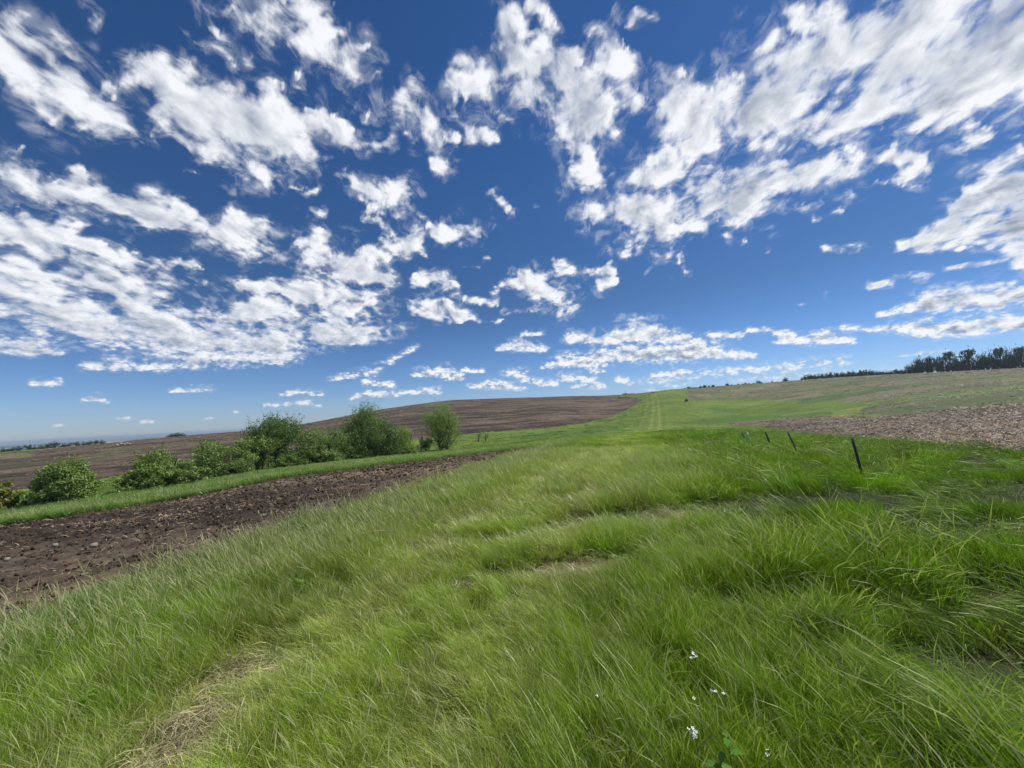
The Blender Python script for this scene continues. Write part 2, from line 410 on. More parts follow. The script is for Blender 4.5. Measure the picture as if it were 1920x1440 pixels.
dark = b.mix(b.m('MULTIPLY', b.m('MULTIPLY', b.ramp(n8, .50, .62), sa), b.m('MULTIPLY', farf, .55)), dark, (.018, .014, .012, 1))
spf = b.m('MULTIPLY', b.m('MULTIPLY', b.m('SUBTRACT', 1.0, sa), ra), farf)
dark = b.mix(b.m('MULTIPLY', b.ramp(n7, .50, .62), b.m('MULTIPLY', spf, .65)), dark, (.185, .160, .110, 1))
dark = b.mix(b.m('MULTIPLY', b.ramp(n8, .50, .60), b.m('MULTIPLY', spf, .60)), dark, (.045, .062, .026, 1))
grf = b.m('MULTIPLY', b.m('SUBTRACT', 1.0, b.m('MAXIMUM', sa, ra)), farf)
dark = b.mix(b.m('MULTIPLY', b.ramp(n7, .46, .62), b.m('MULTIPLY', grf, .55)), dark, (.052, .095, .014, 1))
dark = b.mix(b.m('MULTIPLY', b.ramp(n8, .52, .64), b.m('MULTIPLY', grf, .35)), dark, (.145, .175, .050, 1))
c3 = b.mix(strw, dark, (.33, .26, .165, 1))
bs = b.n('ShaderNodeBsdfPrincipled'); b.put(bs.inputs['Base Color'], c3); bs.inputs['Roughness'].default_value = .95
bs.inputs['Specular IOR Level'].default_value = .12
bmp = b.n('ShaderNodeBump'); bmp.inputs['Strength'].default_value = .9; bmp.inputs['Distance'].default_value = .14
b.put(bmp.inputs['Height'], b.m('ADD', b.m('MULTIPLY', n1, .8), b.m('MULTIPLY', n2, .35)))
b.put(bs.inputs['Normal'], bmp.outputs[0]); b.put(out.inputs[0], bs)
ground = mesh_np('ground', np.stack([X, Y, Z], -1), quads, {'base': ('FLOAT_COLOR', col), 'soil': ('FLOAT', soil_a), 'residue': ('FLOAT', res_a), 'far': ('FLOAT', sstep(45, 110, R) * (R < 600))}, gm, smooth=True)
tag(ground, 'rolling farm land with green field margin, plowed fields and corn stubble', None, None, 'structure')

# ------------------------------------------------------------ cloud layer: the dome of the sky
CL = []   # x0,y0,r0,x1,y1,r1,strength,greyness
def c_(*a):
    a = list(a)
    if len(a) == 6: a += [1.0, .35]
    if len(a) == 7: a += [.35]
    CL.append(a)
c_(15,95,52,130,175,52); c_(130,180,48,230,235,26,.8); c_(220,235,22,290,268,10,.7)
c_(270,135,34,420,205,44); c_(420,225,42,550,265,56); c_(300,215,30,500,310,34); c_(545,270,50,575,310,28)
c_(395,15,36,495,75,32,.62,.1); c_(370,75,16,430,110,13,.7,.1); c_(480,10,25,520,20,20,.6,.1)
c_(560,0,34,600,35,18,.6,.1); c_(150,0,13,190,28,14,.6,.1); c_(125,80,6,145,90,6,.5,.1)
c_(585,85,30,650,125,42,.82,.1); c_(650,130,36,735,215,16,.68,.1); c_(545,150,10,560,165,10,.6,.1)
c_(762,165,24,810,245,34,.72,.1); c_(805,240,30,830,315,16,.72,.1)
c_(580,205,9,655,268,20,.85); c_(655,268,20,720,262,14,.85); c_(500,165,18,560,210,16,.55,.1); c_(840,195,22,900,250,20,.68,.1)
c_(950,30,22,960,95,30,.8,.1); c_(885,155,28,1000,150,60,1.1,.6); c_(1000,150,58,1100,205,48,1.1,.7); c_(960,90,36,985,150,50,1.05,.4)
c_(1060,110,27,1062,112,27,1.,.2); c_(1060,245,26,1085,248,22,.9); c_(1150,250,14,1155,252,13,.95,.1); c_(930,210,12,970,235,14,.8,.1)
c_(1098,275,13,1105,345,30,.85,.2); c_(1095,320,26,1130,340,16,.8,.2)
c_(1130,60,18,1150,100,22,.62,.1); c_(1150,100,22,1200,185,28,.72,.1); c_(1000,5,12,1040,50,14,.5,.1); c_(1180,20,16,1215,35,10,.5,.1)
c_(1245,130,20,1270,180,32,.78,.1); c_(1265,190,40,1330,240,50,.85,.2)
c_(1330,230,52,1450,175,72,1.05,.75); c_(1450,150,76,1560,130,52,1.05,.7); c_(1400,225,52,1600,235,36,.9,.3); c_(1300,270,30,1440,270,24,.85,.2)
c_(1510,40,26,1600,50,44,.8,.1); c_(1600,55,52,1720,50,66,1.,.6); c_(1640,130,84,1800,130,86,1.,.5); c_(1780,40,90,1980,50,110,1.1,.75)
c_(1620,205,44,1800,185,44,.85,.3); c_(1840,150,64,2000,120,70,1.,.4); c_(1700,235,22,1790,225,20,.7,.1)
c_(1990,160,60,2300,60,120,.9,.5); c_(1750,-60,120,2100,-80,160,.9,.5)
c_(1195,325,24,1290,330,46,.95,.2); c_(1290,340,48,1400,345,52,1.1,.75); c_(1400,325,44,1500,325,36,1.05,.6); c_(1495,330,26,1592,322,30,.95,.3)
c_(1320,385,22,1375,385,16,.85,.1); c_(1570,300,10,1600,300,10,.7)
c_(1110,400,26,1215,408,50,.98,.45); c_(1150,440,24,1230,445,22,.85,.2); c_(1265,430,16,1325,430,13,.82,.1); c_(1175,478,10,1235,462,13,.75,.1); c_(1190,380,22,1260,395,24,.8,.1)
c_(1610,283,10,1690,308,18,.8,.1); c_(1640,290,14,1720,300,10,.7,.1); c_(1690,328,10,1730,322,8,.7,.1)
c_(1690,458,10,1830,432,22,.9,.3); c_(1790,402,24,1900,372,54,1.1,.95); c_(1870,400,44,1990,400,60,1.15,1.); c_(1770,425,14,1850,420,26,1.,.6); c_(1950,350,50,2200,330,70,1.,.8)
c_(1895,470,15,1925,480,20,.9,.3); c_(1905,500,10,1925,500,10,.85,.3)
c_(0,300,30,60,330,22,.9); c_(20,345,26,200,378,28,.95); c_(200,380,27,330,412,28,1.,.5); c_(330,415,24,375,425,24,.95); c_(425,425,26,465,445,30,1.,.3); c_(485,472,12,555,500,12,.8)
c_(590,462,28,650,490,36,1.,.45); c_(650,495,33,715,530,18,.95,.4); c_(695,475,16,775,455,18,.85,.1); c_(740,440,10,780,445,14,.7,.1)
c_(0,405,18,60,430,20,.8); c_(0,435,18,120,445,20,.85,.4); c_(110,440,18,230,478,16,.85,.4); c_(220,480,10,360,500,14,.85,.4); c_(350,508,10,390,530,5,.7)
c_(-60,500,50,120,520,42,.82,.5); c_(120,535,42,260,580,42,.85,.6); c_(-60,580,34,200,610,38,.75,.8); c_(200,620,38,400,640,36,.95,.9); c_(300,650,32,520,655,26,.85,.9)
c_(455,535,14,560,545,20,1.,.3); c_(560,555,24,650,580,30,.95,.4); c_(450,590,18,560,600,28,.95,.5); c_(540,620,28,690,615,26,.9,.9); c_(520,650,26,720,632,10,.75,.6)
c_(160,690,7,330,686,11,.8,.6); c_(330,682,14,540,672,14,.8,.7); c_(-40,640,14,120,640,10,.5,.5)
c_(-20,654,12,55,655,12,1.05,.4); c_(55,660,9,115,664,4,1.,.4)
c_(622,711,4,700,701,6,.72,.1); c_(700,698,6,785,650,3,.62,.1)
c_(640,325,14,700,350,18,.72,.1); c_(680,355,16,745,372,28,.92,.2); c_(530,350,8,595,362,9,.95); c_(345,315,5,392,332,6,.9); c_(575,392,6,618,405,6,.7); c_(415,340,5,445,355,6,.5)
c_(795,412,6,830,428,10,.8); c_(830,425,14,890,430,22,.92,.2); c_(930,362,9,955,388,10,.85,.1); c_(690,395,5,730,430,8,.5,.1)
c_(792,520,13,832,527,15,1.,.3); c_(870,497,5,910,497,4,.75); c_(795,480,6,800,480,6,.8,.1)
c_(780,583,11,825,588,15,1.05,.5); c_(825,592,12,885,603,6,1.,.5)
c_(935,540,10,1010,520,20,.92,.1); c_(1000,530,22,1055,560,22,.9,.2); c_(1040,492,8,1060,510,16,.88,.1); c_(1060,508,14,1140,508,8,.85,.1); c_(1130,530,12,1134,528,12,1.,.1); c_(950,590,6,1050,585,7,.65,.1); c_(870,560,5,930,560,8,.65,.1); c_(1040,575,10,1090,578,6,.7,.1)
for q in [(1280,478,8,.9),(1285,502,7,.9),(1216,513,4,.8),(1251,518,4,.9),(1500,570,2,.7),(1545,556,3,.7),(1045,418,5,.7),(1000,388,4,.5),(1437,467,3,.6),(1840,258,8,.7),(1600,345,4,.6)]:
    c_(q[0],q[1],q[2],q[0]+q[2]*.8,q[1],q[2],q[3],.1)
c_(1362,450,6,1392,442,5,.95,.1); c_(1532,404,5,1575,397,5,.8,.1); c_(1545,470,6,1625,455,7,.6,.1); c_(1590,478,4,1610,470,3,.7,.1); c_(1650,342,4,1740,346,4,.6,.1); c_(1890,268,3,1925,262,4,.8,.1)
c_(1068,637,7,1150,640,10,1.,.5); c_(1140,640,10,1215,628,14,1.1,.5); c_(1215,632,13,1310,641,4,1.05,.5)
c_(1018,690,3,1052,683,6,.95,.3); c_(1052,680,9,1128,682,9,1.05,.4); c_(1110,672,6,1180,668,12,1.05,.4); c_(1180,667,13,1290,666,12,1.15,1.); c_(1270,662,12,1340,660,13,1.1,.7); c_(1335,664,10,1412,670,4,1.05,.7)
c_(1455,626,4,1480,632,8,1.,.4); c_(1458,642,4,1550,638,11,1.05,.5); c_(1550,638,10,1602,642,4,1.,.4)
c_(1328,629,3,1388,631,5,.95,.2); c_(1402,621,3,1445,620,4,.95,.2); c_(1585,616,5,1632,622,6,.85,.2)
c_(1645,593,3,1740,572,12,1.,.3); c_(1740,572,16,1880,565,18,1.12,.8); c_(1880,562,18,2100,560,20,1.1,.8)
c_(1645,620,4,1720,618,10,1.05,.4); c_(1720,624,11,1830,620,12,1.1,.8); c_(1830,614,12,2100,600,13,1.1,.7)
c_(935,656,3,970,653,7,1.,.3); c_(965,653,8,1025,656,5,1.,.3); c_(982,628,3,1020,626,4,.85,.2)
c_(1630,536,5,1680,526,7,.85,.2); c_(1685,518,7,1745,515,6,.9,.2); c_(1770,503,5,1850,492,6,.85,.2); c_(1850,490,4,1890,487,5,.8,.2)
for q in [(780,703,5,836,700,8),(836,704,8,866,710,4),(870,696,4,905,698,3),(880,728,3,915,722,6),(915,724,7,978,729,5),(948,700,5,985,705,6),(985,715,4,1040,722,5),(1050,712,5,1108,713,6),(1075,728,3,1130,726,5),(748,738,3,820,735,5),(662,748,3,690,740,5),(690,740,5,742,742,4),(686,720,5,735,724,4),(528,741,3,560,737,4),(560,738,4,602,741,3),(496,761,2,520,760,3),(535,759,2,580,757,4),(590,762,2,600,762,2),(320,734,3,360,732,4),(360,732,4,396,732,4),(152,753,3,182,748,5),(182,750,5,203,754,3),(218,788,2,240,786,3),(262,792,2,285,793,2),(100,800,3,118,798,3),(1160,715,5,1175,716,4),(1225,706,4,1262,703,5),(1262,700,5,1292,700,4),(1110,697,3,1130,697,2),(385,787,1.5,395,786,2),(440,773,1.5,445,773,2),(855,608,2,950,600,3),(60,722,5,110,718,5)]:
    c_(*q, .95, .25)
c_(1180,722,4,1320,705,6,.6,.1); c_(1320,703,6,1450,692,6,.68,.1); c_(1450,692,6,1592,679,6,.72,.1); c_(1380,716,5,1560,702,6,.55,.1); c_(1680,668,2,1780,660,3,.55,.1); c_(1560,705,5,1900,690,8,.5,.1); c_(1210,735,3,1290,722,4,.6,.1)
# fragments torn off the larger clouds
_rg = np.random.default_rng(99)
for q in list(CL):
    if q[3] < -50: continue
    big = max(q[2], q[5]); ln = math.hypot(q[3] - q[0], q[4] - q[1])
    if big < 7: continue
    low = max(q[1], q[4]) > 560
    for _ in range(int(2 + (ln + big) / (30 if not low else 22))):
        t_ = _rg.random(); rr4 = q[2] + (q[5] - q[2]) * t_; a_0 = _rg.uniform(0, 6.28); kk = _rg.uniform(.9, 1.6)
        fx_, fy_ = q[0] + (q[3] - q[0]) * t_ + math.cos(a_0) * rr4 * kk, q[1] + (q[4] - q[1]) * t_ + math.sin(a_0) * rr4 * kk * (.35 if low else 1)
        s_ = _rg.uniform(.14, .42) * min(rr4, 34); s_ = max(s_, 2.5)
        if low and fy_ > max(q[1], q[4]) + 3: fy_ = max(q[1], q[4]) - 2
        CL.append([fx_, fy_, s_, fx_ + s_ * _rg.uniform(.3, 2.0), fy_ + s_ * _rg.uniform(-.4, .5), s_ * .7, _rg.uniform(.6, .98), q[7] * .4])
CLa = np.array(CL, float)

dz = [math.tan(rad(-3))]
els = [-3.0, -1.0]
e = 0.0
while e < 24: els.append(e); e += 0.28
while e < 60: els.append(e); e += 0.42
while e < 90: els.append(e); e += 3.0
els.append(89.9)
els = np.array(els)
daz = np.concatenate([np.arange(-180, -66, 4.0), np.arange(-66, 66, 0.30), np.arange(66, 180, 4.0)])
EA, DA = np.meshgrid(np.radians(els), np.radians(daz), indexing='ij')
ux, uy, uz = (np.cos(EA) * np.sin(DA)).ravel(), (np.cos(EA) * np.cos(DA)).ravel(), np.sin(EA).ravel()
DR = 34000.0
cpx, cpy = to_px(ux, uy, uz)
inview = (cpx > -1200) & (cpx < 3200) & (cpy > -1500) & (uy > .15)
# warp so that outlines are ragged rather than capsule-shaped
zz = np.maximum(uz, 0.0) + 0.10
qx, qy = ux / zz, uy / zz
lowm = 1 - sstep(math.sin(rad(7)), math.sin(rad(16)), uz)
wsc = np.clip((uz + .02) * 60, 4, 26)
w1 = fbm(cpx / 34, cpy / 26, 101, 4) - .5; w2 = fbm(cpx / 34 + 40, cpy / 26, 102, 4) - .5
w3 = fbm(cpx / 9, cpy / 6, 103, 3) - .5; w4 = fbm(cpx / 9 + 40, cpy / 6, 104, 3) - .5
wpx = cpx + w1 * wsc * 2.0 * (1 - lowm) + w3 * 4.5; wpy = cpy + w2 * wsc * 1.7 * (1 - lowm) + w4 * 3.5
cov = np.full(len(ux), -1.2); gry = np.zeros(len(ux))
for (x0, y0, r0, x1, y1, r1, st, gr) in CLa:
    m = inview & (wpx > min(x0 - r0, x1 - r1) * 1 - 3 * max(r0, r1)) & (wpx < max(x0 + r0, x1 + r1) + 3 * max(r0, r1)) & (wpy > min(y0, y1) - 3 * max(r0, r1)) & (wpy < max(y0, y1) + 3 * max(r0, r1))
    if not m.any(): continue
    dx, dy = x1 - x0, y1 - y0; L2 = dx * dx + dy * dy + 1e-6
    tt = np.clip(((wpx[m] - x0) * dx + (wpy[m] - y0) * dy) / L2, 0, 1)
    rr_ = (r0 + (r1 - r0) * tt) * (1.6 if max(y0, y1) > 560 else 1.0)
    ex, ey = wpx[m] - (x0 + dx * tt), wpy[m] - (y0 + dy * tt)
    if max(y0, y1) > 560:                                  # low cumulus: flat base, puffed top
        ey = np.where(ey > 0, ey * 2.1, ey * .92)
    q = 1.12 - np.hypot(ex, ey) / np.maximum(rr_ * 1.08, 4.4)
    v = np.where(q > 0, q * st, q * 1.0) + (st - 1) * .45
    v = np.minimum(v, .8 * st)
    cov[m] = np.maximum(cov[m], np.maximum(v, -1.2))
    gry[m] = np.maximum(gry[m], gr * np.clip(q * 1.6 + (.25 if max(y0, y1) < 560 else .25 + ey / np.maximum(rr_, 3.2) * 1.0), 0, 1))
# beyond the frame: the same broken cloud streets carry on, but a clear gap round the sun
street = fbm((qx * math.cos(rad(24)) - qy * math.sin(rad(24))) * 1.1, (qx * math.sin(rad(24)) + qy * math.cos(rad(24))) * .5, 111, 4)
sd = np.array(sun_dir)
sunang = np.degrees(np.arccos(np.clip(ux * sd[0] + uy * sd[1] + uz * sd[2], -1, 1)))
outm = ~((cpx > -60) & (cpx < 1980) & (cpy > -60) & (uy > .15))
cov[outm] = np.maximum(cov[outm], (street[outm] - .53) * 4.0); gry[outm] = np.maximum(gry[outm], .4 * sstep(.55, .7, street[outm]))
cov = np.where(sunang < 9, -1.2, cov)
nE, nD = EA.shape
idx = np.arange(nE * nD).reshape(nE, nD)
a_ = idx[:-1]; b_ = idx[1:]
dq = np.stack([a_, b_, np.roll(b_, -1, 1), np.roll(a_, -1, 1)], -1).reshape(-1, 4)
keep = (sunang[dq] > 5.0).all(1)
dq = dq[keep]

cm, b, out = new_mat('cloud')
def n2d(vec, sc, det, ro, lac, dist):
    nd = b.n('ShaderNodeTexNoise', noise_dimensions='2D'); b.put(nd.inputs['Vector'], vec); nd.inputs['Scale'].default_value = sc
    nd.inputs['Detail'].default_value = det; nd.inputs['Roughness'].default_value = ro; nd.inputs['Lacunarity'].default_value = lac; nd.inputs['Distortion'].default_value = dist
    return nd.outputs[0]
tc = b.n('ShaderNodeTexCoord'); D = b.vm('NORMALIZE', tc.outputs['Object'])
sep = b.n('ShaderNodeSeparateXYZ'); b.put(sep.inputs[0], D)
zc = b.m('ADD', b.m('MAXIMUM', sep.outputs[2], 0.0), .36)
comb = b.n('ShaderNodeCombineXYZ'); b.put(comb.inputs[0], b.m('DIVIDE', sep.outputs[0], zc)); b.put(comb.inputs[1], b.m('DIVIDE', sep.outputs[1], zc))
rot = b.n('ShaderNodeMapping'); b.put(rot.inputs['Vector'], comb); rot.inputs['Rotation'].default_value = (0, 0, rad(24)); rot.inputs['Scale'].default_value = (1.0, 0.8, 1)
Ph = rot.outputs[0]
low = b.n('ShaderNodeCombineXYZ'); b.put(low.inputs[0], b.m('ARCTAN2', sep.outputs[0], sep.outputs[1])); b.put(low.inputs[1], b.m('MULTIPLY', sep.outputs[2], 1.8))
Pl = low.outputs[0]
lf = b.ramp(sep.outputs[2], .10, .26)
cov_n = b.attr('cover').outputs['Fac']; gr_n = b.attr('grey').outputs['Fac']
nh = n2d(Ph, 7.5, 6, .56, 2.1, .2); nl = n2d(Pl, 34.0, 5, .56, 2.1, .1)
nA_ = b.m('ADD', b.m('MULTIPLY', nh, lf), b.m('MULTIPLY', nl, b.m('SUBTRACT', 1.0, lf)))
# the same field a step towards the sun, to tell sunlit from shaded flanks
nh3 = n2d(Ph, 7.5, 4, .50, 2.1, .2)
offh = b.vm('ADD', Ph, (.022, .010, 0)); offl = b.vm('ADD', Pl, (.006, .020, 0))
nh2 = n2d(offh, 7.5, 4, .50, 2.1, .2); nl2 = n2d(offl, 34.0, 5, .56, 2.1, .1)
nB_ = b.m('ADD', b.m('MULTIPLY', nh2, lf), b.m('MULTIPLY', nl2, b.m('SUBTRACT', 1.0, lf)))
wis = n2d(Ph, 24.0, 4, .62, 2.2, .5)
nC_ = b.m('ADD', b.m('MULTIPLY', nh3, lf), b.m('MULTIPLY', nl, b.m('SUBTRACT', 1.0, lf)))
def vor(vec, sc):
    v_ = b.n('ShaderNodeTexVoronoi'); v_.feature = 'SMOOTH_F1'; v_.voronoi_dimensions = '2D'; b.put(v_.inputs['Vector'], vec); v_.inputs['Scale'].default_value = sc
    v_.inputs['Smoothness'].default_value = .35; v_.inputs['Detail'].default_value = 1.6; v_.inputs['Roughness'].default_value = .55
    return v_.outputs['Distance']
jit = b.n('ShaderNodeTexNoise'); b.put(jit.inputs['Vector'], Ph); jit.inputs['Scale'].default_value = 9.0; jit.inputs['Detail'].default_value = 2
jv = b.vm('SCALE', b.vm('SUBTRACT', jit.outputs['Color'], (.5, .5, .5)), None, .10)
vh = vor(b.vm('ADD', Ph, jv), 17.0); vl = vor(b.vm('ADD', Pl, b.vm('SCALE', jv, None, .3)), 70.0)
vv = b.m('ADD', b.m('MULTIPLY', vh, lf), b.m('MULTIPLY', vl, b.m('SUBTRACT', 1.0, lf)))
amp = b.ramp(lf, 0, 1, 1.7, 3.3, False)
dens = b.m('ADD', cov_n, b.m('MULTIPLY', b.m('SUBTRACT', nA_, .50), amp))
dens = b.m('ADD', dens, b.m('MULTIPLY', b.m('SUBTRACT', wis, .5), b.m('MULTIPLY', lf, 1.2)))
dens = b.m('ADD', dens, b.m('MULTIPLY', b.m('SUBTRACT', .72, vv), .95))
alpha = b.ramp(dens, -.18, .95)
soft = b.m('MULTIPLY', b.m('MULTIPLY', b.ramp(dens, -.75, .25), .26), b.ramp(wis, .35, .65))
alpha = b.m('MULTIPLY', b.m('MAXIMUM', alpha, soft), b.ramp(cov_n, -1.15, -.4))
lit = b.m('MULTIPLY', b.m('SUBTRACT', nC_, nB_), 2.0)
core = b.m('MULTIPLY', b.ramp(dens, .30, 1.3), b.m('ADD', gr_n, .12))
bright = b.m('ADD', b.m('SUBTRACT', .90, b.m('MULTIPLY', core, .46)), lit)
bright = b.m('ADD', bright, b.m('MULTIPLY', b.m('SUBTRACT', .70, vv), .30))
bright = b.m('MINIMUM', b.m('MAXIMUM', bright, .30), 1.0)
cc = b.mix(b.ramp(bright, .3, .9, 0, 1, False), (.30, .355, .46, 1), (.90, .92, .96, 1))
haze_f = b.m('MULTIPLY', b.ramp(sep.outputs[2], .0, .10, 1, 0), .35)
em = b.n('ShaderNodeEmission'); b.put(em.inputs[0], cc); b.put(em.inputs[1], b.m('SUBTRACT', 1.03, b.m('MULTIPLY', haze_f, .3)))
tr = b.n('ShaderNodeBsdfTransparent')
mx = b.n('ShaderNodeMixShader'); b.put(mx.inputs[0], b.m('MULTIPLY', alpha, b.m('SUBTRACT', 1.0, haze_f)))
b.put(mx.inputs[1], tr); b.put(mx.inputs[2], em); b.put(out.inputs[0], mx)
try: cm.cycles.emission_sampling = 'NONE'
except Exception: pass
dome = mesh_np('sky', np.stack([ux, uy, uz], -1) * DR, dq, {'cover': ('FLOAT', cov), 'grey': ('FLOAT', gry)}, cm, smooth=True)
tag(dome, 'deep blue sky with rows of broken white fair-weather clouds', None, None, 'structure')

# ------------------------------------------------------------ haze over the land
hm, b, out = new_mat('air')
pv = b.n('ShaderNodeVolumePrincipled'); pv.inputs['Color'].default_value = (.66, .80, .97, 1); pv.inputs['Density'].default_value = 0.00014
pv.inputs['Anisotropy'].default_value = .2
b.put(out.inputs['Volume'], pv)
HB, HZ0, HZ1 = 25000.0, -52.0, 36.0
HAZE = True
if HAZE:
    hv = [(x, y, z) for z in (HZ0, HZ1) for (x, y) in ((-HB, -HB), (HB, -HB), (HB, HB), (-HB, HB))]
    hz = mesh_np('haze', hv, [(0, 3, 2, 1), (4, 5, 6, 7), (0, 1, 5, 4), (1, 2, 6, 5), (2, 3, 7, 6), (3, 0, 4, 7)], None, hm)
    tag(hz, 'thin blue summer haze over the distant plain', None, None, 'stuff')

# ------------------------------------------------------------ scattering: one object holds its clump shapes and the spots they grow on
def build_scatter(name, label, clumps, pts, mat, cat=None):
    """clumps: list of (V, F, attrs dict of 1-D arrays); pts: dict co, rot, scl, tint(3)"""
    V = []; K = []; Fc = []; off = 0; names = list(clumps[0][2].keys()); acc = {n: [] for n in names}
    for k, (v, f, at) in enumerate(clumps):
        V.append(v); K.append(np.full(len(v), k)); Fc.append(f + off); off += len(v)
        for n in names: acc[n].append(at[n])
    nP = len(pts['co'])
    V.append(pts['co']); K.append(np.full(nP, -1))
    nv = off + nP
    def pad(a, w=None):
        z = np.zeros((off,) + a.shape[1:]); return np.concatenate([z, a])
    attrs = {'kindno': ('INT', np.concatenate(K)), 'rotv': ('FLOAT_VECTOR', pad(pts['rot'])), 'sclv': ('FLOAT_VECTOR', pad(pts['scl'])),
             'pick': ('INT', pad(pts['pick'])), 'tintv': ('FLOAT_COLOR', np.hstack([pad(pts['tint']), np.ones((nv, 1))]))}
    for n in names: attrs[n] = ('FLOAT', np.concatenate(acc[n] + [np.zeros(nP)]))
    o = mesh_np(name, np.concatenate(V), np.concatenate(Fc), attrs, mat)
    tag(o, label, cat, None, 'stuff')
    g = bpy.data.node_groups.new(name + '_scatter', 'GeometryNodeTree')
    g.interface.new_socket('Geometry', in_out='INPUT', socket_type='NodeSocketGeometry')
    g.interface.new_socket('Geometry', in_out='OUTPUT', socket_type='NodeSocketGeometry')
    N, L = g.nodes, g.links
    gi = N.new('NodeGroupInput'); go = N.new('NodeGroupOutput')
    def named(nm, ty):
        a = N.new('GeometryNodeInputNamedAttribute'); a.data_type = ty; a.inputs[0].default_value = nm
        return a.outputs[0]
    kn = named('kindno', 'INT')
    def sel(k):
        c = N.new('FunctionNodeCompare'); c.data_type = 'INT'; c.operation = 'EQUAL'
        L.new(kn, c.inputs[2]); c.inputs[3].default_value = k
        s = N.new('GeometryNodeSeparateGeometry'); s.domain = 'POINT'
        L.new(gi.outputs[0], s.inputs[0]); L.new(c.outputs[0], s.inputs[1])
        return s.outputs[0]
    gti = N.new('GeometryNodeGeometryToInstance')
    for k in range(len(clumps)): L.new(sel(k), gti.inputs[0])
    iop = N.new('GeometryNodeInstanceOnPoints')
    L.new(sel(-1), iop.inputs['Points']); L.new(gti.outputs[0], iop.inputs['Instance'])
    iop.inputs['Pick Instance'].default_value = True
    L.new(named('pick', 'INT'), iop.inputs['Instance Index'])
    e2r = N.new('FunctionNodeEulerToRotation'); L.new(named('rotv', 'FLOAT_VECTOR'), e2r.inputs[0])
    L.new(e2r.outputs[0], iop.inputs['Rotation']); L.new(named('sclv', 'FLOAT_VECTOR'), iop.inputs['Scale'])
    L.new(iop.outputs[0], go.inputs[0])
    md = o.modifiers.new('scatter', 'NODES'); md.node_group = g
    return o

def blade_clump(n, rad_, L0, L1, w0, seg, seed, lean=.35, heads=0.0, stiff=1.0, dry=0.04):
    """a tuft of n curved grass blades leaning to +x"""
    rg = np.random.default_rng(seed)
    a = rg.uniform(0, 2 * np.pi, n); q = np.sqrt(rg.uniform(0, 1, n)) * rad_
    bx, by = np.cos(a) * q, np.sin(a) * q
    L = rg.uniform(L0, L1, n); wd = w0 * rg.uniform(.6, 1.25, n)
    th = rg.normal(0, .55, n)                              # heading of the bend, mostly down-wind
    up = rg.random(n) < .14; th = np.where(up, rg.uniform(0, 2 * np.pi, n), th)
    l0 = np.abs(rg.normal(.06, .09, n)) + lean * .3; l1 = np.clip(lean * 1.3 + rg.normal(0, .28, n), .03, 1.7) / stiff
    isH = rg.random(n) < heads
    L = np.where(isH, L * 1.28, L)
    tr = rg.random(n); dr = (rg.random(n) < dry).astype(float)
    ts_ = np.linspace(0, 1, seg + 1)
    fa = th + np.pi / 2 + rg.normal(0, .9, n)              # blade width direction
    V = []; Hh = []; Tt = []; Dd = []; Sd = []
    px_ = bx.copy(); py_ = by.copy(); pz_ = np.zeros(n) - .03
    prev = 0
    cols_ = []
    for j, t_ in enumerate(ts_):
        if j:
            ang = l0 + l1 * ((ts_[j] + prev) / 2) ** 1.5
            dl = L * (t_ - prev)
            px_ = px_ + np.sin(ang) * np.cos(th) * dl; py_ = py_ + np.sin(ang) * np.sin(th) * dl; pz_ = pz_ + np.cos(ang) * dl
        ww = wd * (1 - t_ ** 1.8 * .92) * .5
        hw = np.where(t_ > .72, np.where(t_ > .97, .35, 1.7), .28) * wd * .55
        ww = np.where(isH, hw, ww)
        for s in (-1, 1):
            V.append(np.stack([px_ + np.cos(fa) * ww * s, py_ + np.sin(fa) * ww * s, pz_], -1))
            Hh.append(np.full(n, t_)); Tt.append(tr); Dd.append(dr); Sd.append(isH * (t_ > .7))
        prev = t_
    k = 2 * (seg + 1)
    V = np.stack(V, 1).reshape(-1, 3); Hh = np.stack(Hh, 1).ravel(); Tt = np.stack(Tt, 1).ravel(); Dd = np.stack(Dd, 1).ravel(); Sd = np.stack(Sd, 1).ravel().astype(float)
    base = np.arange(n) * k
    Fq = np.concatenate([np.stack([base + 2 * j, base + 2 * j + 1, base + 2 * j + 3, base + 2 * j + 2], -1) for j in range(seg)])
    return V, Fq, {'hgt': Hh, 'tone': Tt, 'dry': Dd, 'seed': Sd}

# grass material
grm, b, out = new_mat('grass_blade')
hg = b.attr('hgt').outputs['Fac']; tn = b.attr('tone').outputs['Fac']; dy_ = b.attr('dry').outputs['Fac']; sdn = b.attr('seed').outputs['Fac']
ti = b.attr('tintv', 'INSTANCER')
bc = b.mix(b.ramp(hg, 0, 1, 0, 1, False), (.20, .25, .20, 1), (1.15, 1.12, 1.05, 1))  # bases darkened in the colour, painting the shade between blades
bc = b.mix(1.0, ti.outputs['Color'], bc, 'MULTIPLY')
bc = b.mix(1.0, bc, b.mix(tn, (.50, .56, .50, 1), (1.38, 1.32, 1.35, 1)), 'MULTIPLY')
bc = b.mix(b.m('MULTIPLY', dy_, .85), bc, (.42, .36, .20, 1))
bc = b.mix(b.m('MULTIPLY', sdn, .8), bc, (.34, .34, .20, 1))
df = b.n('ShaderNodeBsdfDiffuse'); b.put(df.inputs[0], bc)
tl = b.n('ShaderNodeBsdfTranslucent'); b.put(tl.inputs[0], b.mix(1.0, bc, (1.0, 1.2, .40, 1), 'MULTIPLY'))
m1 = b.n('ShaderNodeMixShader'); m1.inputs[0].default_value = .42; b.put(m1.inputs[1], df); b.put(m1.inputs[2], tl)
gl = b.n('ShaderNodeBsdfGlossy'); gl.inputs['Roughness'].default_value = .5; gl.inputs['Color'].default_value = (.85, 1, .6, 1)
fr = b.n('ShaderNodeFresnel'); fr.inputs[0].default_value = 1.42
